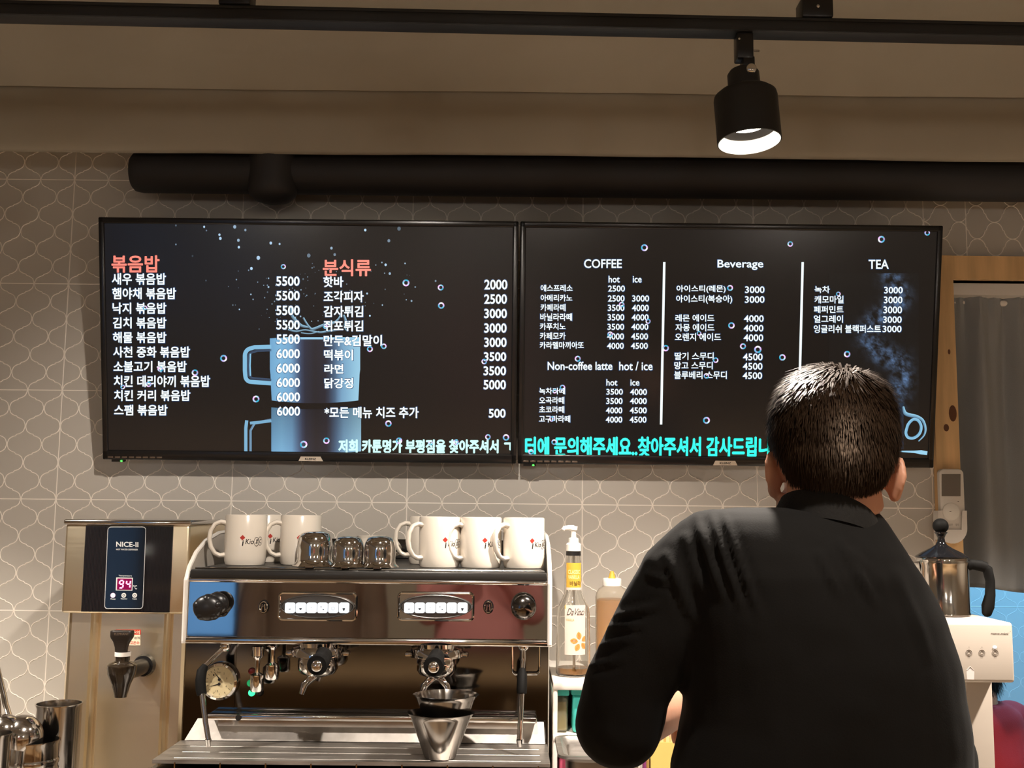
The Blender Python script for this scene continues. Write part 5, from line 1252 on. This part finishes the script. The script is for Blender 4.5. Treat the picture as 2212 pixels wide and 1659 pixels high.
def hair_mesh(H, kind, n, seed, mats, parent, length=1.0):
    """cap plus thousands of short locks lying in the direction of growth"""
    rs = random.Random(seed); mb = MB(); R3 = H.to_3x3()
    def surf(d):                                             # skull surface along direction d
        best = 0
        for c, r in (((0, -.012, .030), (.0745, .094, .082)), ((0, .018, .012), (.068, .078, .086)), ((0, -.045, 0), (.062, .055, .055))):
            c = np.array(c); r = np.array(r); q_ = d/r; o_ = -c/r
            A = q_@q_; B = 2*(o_@q_); C_ = o_@o_-1; D_ = B*B-4*A*C_
            if D_ > 0: best = max(best, (-B+math.sqrt(D_))/(2*A))
        return d*best
    def cover(p):                                            # 0 outside the hairline .. 1 inside
        x, y, z = p
        if kind == 'short':
            low_ = -.062+.02*max(0, abs(x)-.03)/.05 if y < -.03 else (-.012 if y < .02 else .055+max(0, y-.06)*.3)
            if -.035 < y < .022 and abs(x) > .055: low_ = .012+.0*y
            elif y >= .022: low_ = .052 if y > .05 else .018
            return max(0., min(1., (z-low_)/.028+.12))
        low_ = -.12 if y < .0 else (.0 if y < .035 else .055)
        return max(0., min(1., (z-low_)/.02))
    pts = []
    while len(pts) < n:
        d = np.array([rs.gauss(0, 1) for _ in range(3)]); d /= np.linalg.norm(d)
        p = surf(d); c = cover(p)
        if c <= 0 or rs.random() > .25+.75*c: continue
        pts.append((p, d, c))
    whorl = np.array([.012, -.058, .098])
    for p, d, c in pts:
        v = p-whorl; v = v-d*(v@d); v = v/(np.linalg.norm(v)+1e-6)
        top = max(0., min(1., (p[2]-.050)/.05))
        fl = v*(.3+.7*top)+np.array([0, .25*top, -1.0])*(1-top*.8)+(.35+.5*mnoise.noise(Vector(p)*38))*np.array([rs.gauss(0, .5), rs.gauss(0, .5), rs.gauss(0, .3)])+.55*top*np.array(mnoise.noise_vector(Vector(p)*26))
        fl = fl-d*(fl@d); fl /= np.linalg.norm(fl)+1e-6
        if kind == 'short': L = (.010+.026*top*(.5+.5*rs.random())+.006*rs.random())*(.35+.65*c)*length; lift = .22+.40*top*rs.random()**1.5+.30*rs.random()**2*(1-top)
        else: L = (.045+.03*rs.random())*length; lift = .015
        wd = (.0006+.0006*rs.random())*(1+.5*top if kind == 'short' else 2.4)
        base = p+d*(.004 if kind == 'short' else .009)*(.3+.7*c)
        side_ = np.cross(d, fl); side_ /= np.linalg.norm(side_)+1e-6
        q0 = base-d*.003; q1 = base+fl*L*.5+d*L*lift*.55; q2 = base+fl*L+d*L*lift*(.45 if top > .4 else .7)-np.array([0, 0, .004])*(1-top)
        V = [q0-side_*wd, q0+side_*wd, q1-side_*wd*.9, q1+side_*wd*.9, q2-side_*wd*.15, q2+side_*wd*.15]
        mb.add([H @ Vector(x) for x in V], [(0, 1, 3, 2), (2, 3, 5, 4)], 0, True)
    # the dark cap under the locks
    V = []; F = []; nu, nv = 64, 36; idx = {}
    for j in range(nv):
        for i in range(nu):
            th = PI*(j+.5)/nv; a = 2*PI*i/nu; d = np.array([math.sin(th)*math.cos(a), math.sin(th)*math.sin(a), math.cos(th)]); p = surf(d); c = cover(p)
            idx[(i, j)] = (len(V), c); V.append(H @ Vector(p+d*(.0010+(.0055 if kind == 'short' else .011)*min(1, c))))
    for j in range(nv-1):
        for i in range(nu):
            q_ = [idx[(i, j)], idx[((i+1) % nu, j)], idx[((i+1) % nu, j+1)], idx[(i, j+1)]]
            if min(x[1] for x in q_) > .06: F.append(tuple(x[0] for x in q_))
    F.append(tuple(idx[(i, 0)][0] for i in range(nu)))
    mb.add(V, F, 0, True)
    return mb.build('hair', mats, parent, auto=False)
def eyes(H, parent):
    b = MB()
    for s in (-1, 1): b.ell(H @ Vector((s*.031, .0845, .004)), (.0105, .0105, .0105), 0, 16, 10)
    o = b.build('eyes', mat('eye_white', hexc(226, 218, 210), .2), parent)
    b = MB()
    for s in (-1, 1): b.ell(H @ Vector((s*.031, .0925, .004)), (.0048, .0034, .0048), 0, 12, 8)
    b.build('irises', mat('eye_dark', (.02, .012, .008), .15), parent)
def shoes(parent, feet, yaw, m):
    for f in feet:
        Mq = T(*f) @ RZ(yaw); b = MB()
        b.loft([[Mq @ Vector((hw*math.copysign(abs(math.cos(t_))**.8, math.cos(t_)), y, max(0, zc2+hh2*math.sin(t_)))) for t_ in [2*PI*k/20 for k in range(20)]] for y, hw, zc2, hh2 in ((-.085, .022, .03, .03), (-.07, .034, .04, .045), (-.02, .036, .045, .055), (.04, .040, .035, .04), (.10, .045, .027, .03), (.145, .040, .022, .022), (.17, .02, .018, .014))])
        b.build('shoe', m, parent)
M_trouser = mat('dark_trousers', (.02, .021, .026), .85, bump=.2, bscale=300)
M_shoe = mat('dark_shoe', (.016, .014, .013), .5)

# --- the man at the counter, seen from behind
HX, HY = ax(1799, 1000, 1.435), 1.435
Hc = Vector((HX, HY, az(1799, 1000, 1.435)))
HM = Matrix.Translation(Hc) @ RZ(R(-10)) @ RX(R(-16)) @ RY(R(2))
t = thing('person', 'man with short dark hair in a black knit top, seen from behind at the counter', 'person', (HX+.0, 1.41, 0))
P3 = lambda x, y, Y: np.array(at(x, y, Y))
LS, LE = P3(1540, 1215, 1.42), P3(1338, 1566, 1.44)
LW = P3(1452, 1530, 1.665); LHD = (.25, .95, -.12)
RS_, RE = P3(1935, 1370, 1.485), P3(2015, 1640, 1.50)
RW = np.array([RE[0]-.10, 1.735, RE[2]-.03])
NB = P3(1795, 1120, 1.435)
hip_c = np.array([HX-.005, 1.40, .93])
legs = [(np.array([hip_c[0]+s*.095, 1.40, .90]), np.array([hip_c[0]+s*.10, 1.43, .49]), np.array([hip_c[0]+s*.105, 1.385, .085])) for s in (-1, 1)]
b = MB(); add_head(b, HM)
nk = HM @ Vector((0, -.014, -.058))
b.tube([tuple(nk+Vector((0, .01, .05))), tuple(nk), tuple(Vector(NB)+Vector((-.004, .004, .02))), tuple(Vector(NB)+Vector((-.008, .004, -.06)))], [.050, .055, .058, .062], 24, rnd=True, ell=(1.13, .90))
b.loft([sring((NB[0], 1.43, NB[2]-.03), .07, .045), sring((NB[0]-.05, 1.42, NB[2]-.08), .12, .06), sring((NB[0]-.045, 1.42, NB[2]-.18), .14, .08), sring((hip_c[0], 1.41, 1.15), .13, .085), sring((hip_c[0], 1.40, .97), .14, .09), sring((hip_c[0], 1.40, .86), .14, .09)])
limb(b, [LS, (LS+LE)/2, LE], [.038, .038, .034]); limb(b, [LE, LE*.5+LW*.5, LW], [.038, .037, .030])
limb(b, [RS_, (RS_+RE)/2, RE], [.036, .036, .034]); limb(b, [RE, RE*.5+RW*.5, RW], [.036, .034, .027])
for hp_, kn, an in legs: limb(b, [hp_, (hp_+kn)/2, kn, (kn+an)/2+np.array([0, -.012, 0]), an], [.078, .066, .050, .048, .036])
add_hand(b, LW, LHD, (.0, .1, 1), 1, curl=.55); add_hand(b, RW, (-.45, .85, -.1), (0, .1, 1), -1, curl=.6)
body = melt(b, .0042, 3); body.build('body', M_skin, t, auto=False)
eyes(HM, t)
hair_mesh(HM, 'short', 24000, 11, M_hair, t)

# knit top: torso rings follow the outline of the back, sleeves fuse into it
rows_ = [(1098, 1590, 1880, 1.435, .050), (1106, 1530, 1893, 1.432, .070), (1125, 1500, 1908, 1.428, .084), (1150, 1488, 1924, 1.425, .094), (1190, 1482, 1948, 1.42, .105), (1240, 1474, 1978, 1.418, .115), (1330, 1468, 2028, 1.418, .122), (1430, 1480, 2060, 1.415, .124),
         (1490, 1482, 2070, 1.413, .123), (1550, 1478, 2080, 1.412, .122), (1600, 1464, 2086, 1.411, .121), (1660, 1448, 2090, 1.41, .120)]
rings = []
for y, x0, x1, Yc, d_ in rows_:
    a0_, a1_ = ax(x0, y, Yc), ax(x1, y, Yc); rings.append(sring(((a0_+a1_)/2, Yc, az((x0+x1)/2, y, Yc)), (a1_-a0_)/2, d_, e=2.5, rot=R(4)))
rings += [sring((hip_c[0]+.0, 1.405, 1.02), .205, .125), sring((hip_c[0], 1.402, .88), .20, .13), sring((hip_c[0], 1.402, .84), .195, .125)]
b = MB(); b.loft(rings)
# the raised shoulder and the baggy upper arm
b.ell(P3(1536, 1186, 1.418), (.054, .070, .044))
limb(b, [P3(1538, 1192, 1.415), P3(1476, 1256, 1.412), P3(1412, 1375, 1.42), P3(1356, 1480, 1.43), P3(1336, 1560, 1.44)], [.055, .060, .058, .0555, .0575])
limb(b, [P3(1336, 1562, 1.44), P3(1340, 1568, 1.485), P3(1352, 1570, 1.52)], [.0575, .052, .044])
b.ell(P3(1334, 1598, 1.44), (.040, .040, .032))
b.ell(P3(1915, 1375, 1.45), (.062, .085, .06))
limb(b, [P3(1930, 1390, 1.47), RS_*.4+RE*.6, RE], [.056, .058, .054]); limb(b, [RE, RE*.5+RW*.5, RW*.9+RE*.1], [.058, .052, .042])
FOLD = [((1505, 1120), (1560, 1290), 9, .0050), ((1535, 1112), (1600, 1310), 8, .0046), ((1563, 1115), (1640, 1330), 8, .0040), ((1480, 1160), (1520, 1290), 9, .005), ((1440, 1200), (1500, 1345), 9, .0052), ((1400, 1240), (1455, 1262), 7, .004),
        ((1330, 1330), (1420, 1308), 8, .0045), ((1310, 1352), (1390, 1350), 7, .004), ((1285, 1395), (1370, 1380), 7, .004), ((1265, 1440), (1350, 1425), 7, .0035),
        ((1770, 1195), (1815, 1290), 8, .0045), ((1815, 1170), (1895, 1310), 9, .0050), ((1845, 1190), (1870, 1230), 9, .004), ((1940, 1240), (2010, 1420), 12, .003)]
def wrinkle(V, N):
    px_ = proj(V); view = V-EYE; view /= np.linalg.norm(view, axis=1)[:, None]
    face = np.clip(-(N*view).sum(1)*2.5, 0, 1)
    off = np.zeros(len(V))
    for A_, B_, wd, am in FOLD:
        A_ = np.array(A_, float); B_ = np.array(B_, float); d = B_-A_; L2 = d@d
        tt = ((px_-A_)@d)/L2; tc = np.clip(tt, 0, 1); dist = np.linalg.norm(px_-A_-tc[:, None]*d, axis=1)
        off += .8*am*(np.exp(-(dist/wd)**2)-.55*np.exp(-((dist-wd*1.9)/wd)**2))*np.sin(PI*np.clip(tc*.9+.08, 0, 1))**.6
    off *= face
    nz_ = np.array([mnoise.noise(Vector(v)*14)+.5*mnoise.noise(Vector(v)*31) for v in V])
    return V+N*(off+.0022*nz_)[:, None]
knit = melt(b, .0055, 5, fn=wrinkle); knit.build('knit_top', M_cloth, t, auto=False)
# stand-up collar
b = MB(); rg = []
for (x0, x1, y0, y1, Yc, d_) in ((1664, 1905, 1136, 1196, 1.430, .084), (1676, 1900, 1098, 1166, 1.430, .080), (1684, 1892, 1081, 1152, 1.430, .078), (1686, 1890, 1076, 1148, 1.430, .0755), (1694, 1884, 1080, 1150, 1.430, .070), (1700, 1876, 1120, 1180, 1.438, .060)):
    A_ = P3(x0, y0, Yc); B_ = P3(x1, y1, Yc); c_ = (A_+B_)/2; h_ = (B_-A_)/2
    ring = []
    for k2 in range(40):
        a = 2*PI*k2/40; p = c_+h_*math.cos(a)+np.array([0, d_*math.sin(a), -.024*math.sin(a)]); ring.append(tuple(p))
    rg.append(ring)
b.loft(rg, cap=False); b.build('collar', mat('ribbed_collar', (.011, .010, .009), .85, spec=.3, sheen=.05, bump=.3, bscale=260), t)
b = MB(); b.loft([sring((hip_c[0], 1.40, .95), .185, .118), sring((hip_c[0], 1.40, .86), .185, .122), sring((hip_c[0], 1.40, .80), .17, .115)])
for hp_, kn, an in legs: limb(b, [hp_, (hp_+kn)/2, kn, (kn+an)/2, an+np.array([0, 0, .01])], [.088, .078, .064, .062, .055])
melt(b, .008, 3).build('trousers', M_trouser, t, auto=False)
shoes(t, [(an[0], an[1], .0) for _, _, an in legs], 0, M_shoe)

# --- shared figure builder for the people seen only in part or in reflections
def figure(label, pos, yaw, hgt, top, trouser, hair, hairm, pose='stand', arm='down', loc_label=None, coat=False, hair_n=3000):
    """pos: feet; yaw 0 looks along +y"""
    Mq = T(*pos) @ RZ(yaw); s = hgt/1.70; W = lambda x, y, z: np.array(Mq @ Vector((x*s, y*s, z*s)))
    drop = .0 if pose == 'stand' else .42
    t = thing('person', label, 'person', tuple(pos))
    hz_h, hy_h = (1.585, .02) if pose == 'stand' else (1.515, .06)
    Hn = Mq @ T(.02*s if pose != 'stand' else 0, hy_h*s, (hz_h-drop)*s) @ RX(R(-6 if pose == 'stand' else -14))
    b = MB(); add_head(b, Hn)
    Z = lambda z: z-drop
    b.tube([W(0, hy_h-.02, Z(hz_h-.045)), W(0, -.01, Z(1.45)), W(0, -.01, Z(1.38))], [.052, .056, .062], 20, rnd=True)
    tor = [((0, -.005, Z(1.43)), .07, .05), ((0, 0, Z(1.39)), .15, .075), ((0, .005, Z(1.28)), .155, .09), ((0, .0, Z(1.10)), .13, .085), ((0, 0, Z(.95)), .145, .095), ((0, 0, Z(.86)), .14, .09)]
    def ringw(c, a, d_): return [tuple(Mq @ Vector((x*s, y*s, z*s))) for x, y, z in sring(c, a, d_)]
    b.loft([ringw(*q_) for q_ in tor])
    arms = []
    for sd in (-1, 1):
        S_ = W(sd*.175, 0, Z(1.37))
        if arm == 'phone': E2, W2, fd = W(sd*.20, .06, Z(1.12)), W(sd*.075, .20, Z(1.30)), (-.35*sd, .4, .85)
        elif arm == 'table': E2, W2, fd = W(sd*.22, .02, Z(1.10)), W(sd*.13, .25, Z(1.06)), (-.3*sd, .95, -.1)
        else: E2, W2, fd = W(sd*.225, -.02, Z(1.09)), W(sd*.225, .06, Z(.86)), (0, .2, -1)
        arms.append((S_, E2, W2, tuple(Mq.to_3x3() @ Vector(fd)), sd))
    for S_, E2, W2, fd, sd in arms:
        limb(b, [S_, (S_+E2)/2, E2], [.045, .040, .035]); limb(b, [E2, (E2+W2)/2, W2], [.035, .032, .026]); add_hand(b, W2, fd, tuple(Mq.to_3x3() @ Vector((sd*.7, -.6, .1))) if arm != 'table' else (0, 0, 1), -sd, .95, .6)
    if pose == 'stand': lg2 = [(W(sd*.09, 0, .88), W(sd*.095, .02, .48), W(sd*.10, -.02, .085)) for sd in (-1, 1)]
    else: lg2 = [(W(sd*.09, 0, .50), W(sd*.11, .40, .49), W(sd*.11, .40, .085)) for sd in (-1, 1)]
    for hp_, kn, an in lg2: limb(b, [hp_, (hp_+kn)/2, kn, (kn+an)/2, an], [.075, .062, .048, .046, .034])
    melt(b, .0058, 3).build('body', M_skin, t, auto=False); eyes(Hn, t)
    hair_mesh(Hn, hair, hair_n, 5, hairm, t)
    b = MB(); tor2 = [((0, -.01, Z(1.445)), .085, .066), ((0, 0, Z(1.405)), .17, .092), ((0, .005, Z(1.29)), .185, .115), ((0, .0, Z(1.10)), .168, .112), ((0, 0, Z(.95)), .178, .122), ((0, 0, Z(.80 if not coat else .55)), .185 if not coat else .215, .125 if not coat else .15)]
    if pose != 'stand': tor2 = tor2[:-1]+[((0, 0, Z(.86)), .178, .12)]
    b.loft([ringw(*q_) for q_ in tor2])
    for S_, E2, W2, fd, sd in arms: limb(b, [S_, (S_+E2)/2, E2], [.064, .058, .052]); limb(b, [E2, (E2+W2)/2, W2*.93+E2*.07], [.051, .047, .042])
    melt(b, .009, 4, fn=lambda V, N: V+N*np.array([.004*mnoise.noise(Vector(v)*11) for v in V])[:, None]).build('coat' if coat else 'sweater', top, t, auto=False)
    b = MB(); b.loft([ringw((0, 0, Z(.97)), .155, .105), ringw((0, 0, Z(.84)), .165, .11), ringw((0, 0, Z(.80)), .15, .10)])
    for hp_, kn, an in lg2: limb(b, [hp_, (hp_+kn)/2, kn, (kn+an)/2, an], [.085, .074, .060, .056, .050])
    melt(b, .011, 3).build('trousers', trouser, t, auto=False)
    shoes(t, [(an[0], an[1], 0) for _, _, an in lg2], yaw, M_shoe)
    return t, W
M_blackhair = mat('black_hair', (.007, .006, .006), .6, spec=.15)
# the person in red beyond the curtain, sitting at a table
RP = at(2092, 1470, 3.02)
st = thing('stool', 'low wooden stool under the person in red beyond the curtain', 'stool', (float(RP[0])+.01, 3.02, 0))
sx_ = float(RP[0])+.01
b = MB(); b.lathe([(0, .31), (.165, .31), (.17, .32), (.17, .335), (.16, .34), (0, .34)], 32, 0, T(sx_, 3.02, 0)); b.build('seat', M_wood, st)
for k2 in range(4): a = PI/4+k2*PI/2; b = MB(); b.tube([(sx_+.11*math.cos(a), 3.02+.11*math.sin(a), .312), (sx_+.15*math.cos(a), 3.02+.15*math.sin(a), 0)], [.017, .013], 12); b.build('leg', M_wood, st)
M_redtop = mat('red_knit', hexc(168, 34, 40), .8, bump=.2, bscale=300)
figure('person with black hair in a red top sitting beyond the curtain', (sx_, 3.02, 0), R(35), 1.67, M_redtop, M_trouser, 'long', M_blackhair, 'sit', 'table', hair_n=4500)

# the customers on this side, mirrored in the machine front
pt, W_ = figure('person in a pink sweater taking the photograph from the customer side', (-.12, -.335, 0), R(-6), 1.70, mat('pink_sweater', hexc(222, 150, 146), .85, bump=.2, bscale=250), M_trouser, 'long', M_blackhair, 'stand', 'phone')
t = thing('phone', 'black phone held up by the person in the pink sweater', 'phone', (.03, -.085, 1.43))
b = MB(); b.box(-.046, .112, -.040, -.032, 1.44, 1.515, 0, .003); b.build('phone_body', M_gloss, t)
figure('person in a long brown coat standing beside the photographer', (-.74, -.22, 0), R(-12), 1.74, mat('brown_wool', hexc(128, 108, 92), .9, bump=.3, bscale=120), M_trouser, 'short', M_blackhair, 'stand', 'down', coat=True)

# ------------------------------------------------------------------ customer-side counter below the picture, seen mirrored in the steel
t = thing('service_counter', 'wooden service counter between the customers and the man in black', 'counter', (0, .54, 0))
M_oak = mat('oak_counter', hexc(184, 152, 112), .45, var=.12, vscale=4, stretch=(.8, 9, 9))
b = MB(); b.box(-2.4, 2.2, .28, .80, .985, 1.02, 0, .006); b.build('counter_top', M_oak, t)
b = MB(); b.box(-2.38, 2.18, .32, .34, .0, .985); b.build('front_panel', M_oak, t)
for x in (-2.36, -1.2, 0., 1.2, 2.14): b = MB(); b.box(x-.012, x+.012, .34, .76, 0, .985); b.build('upright', M_oak, t)
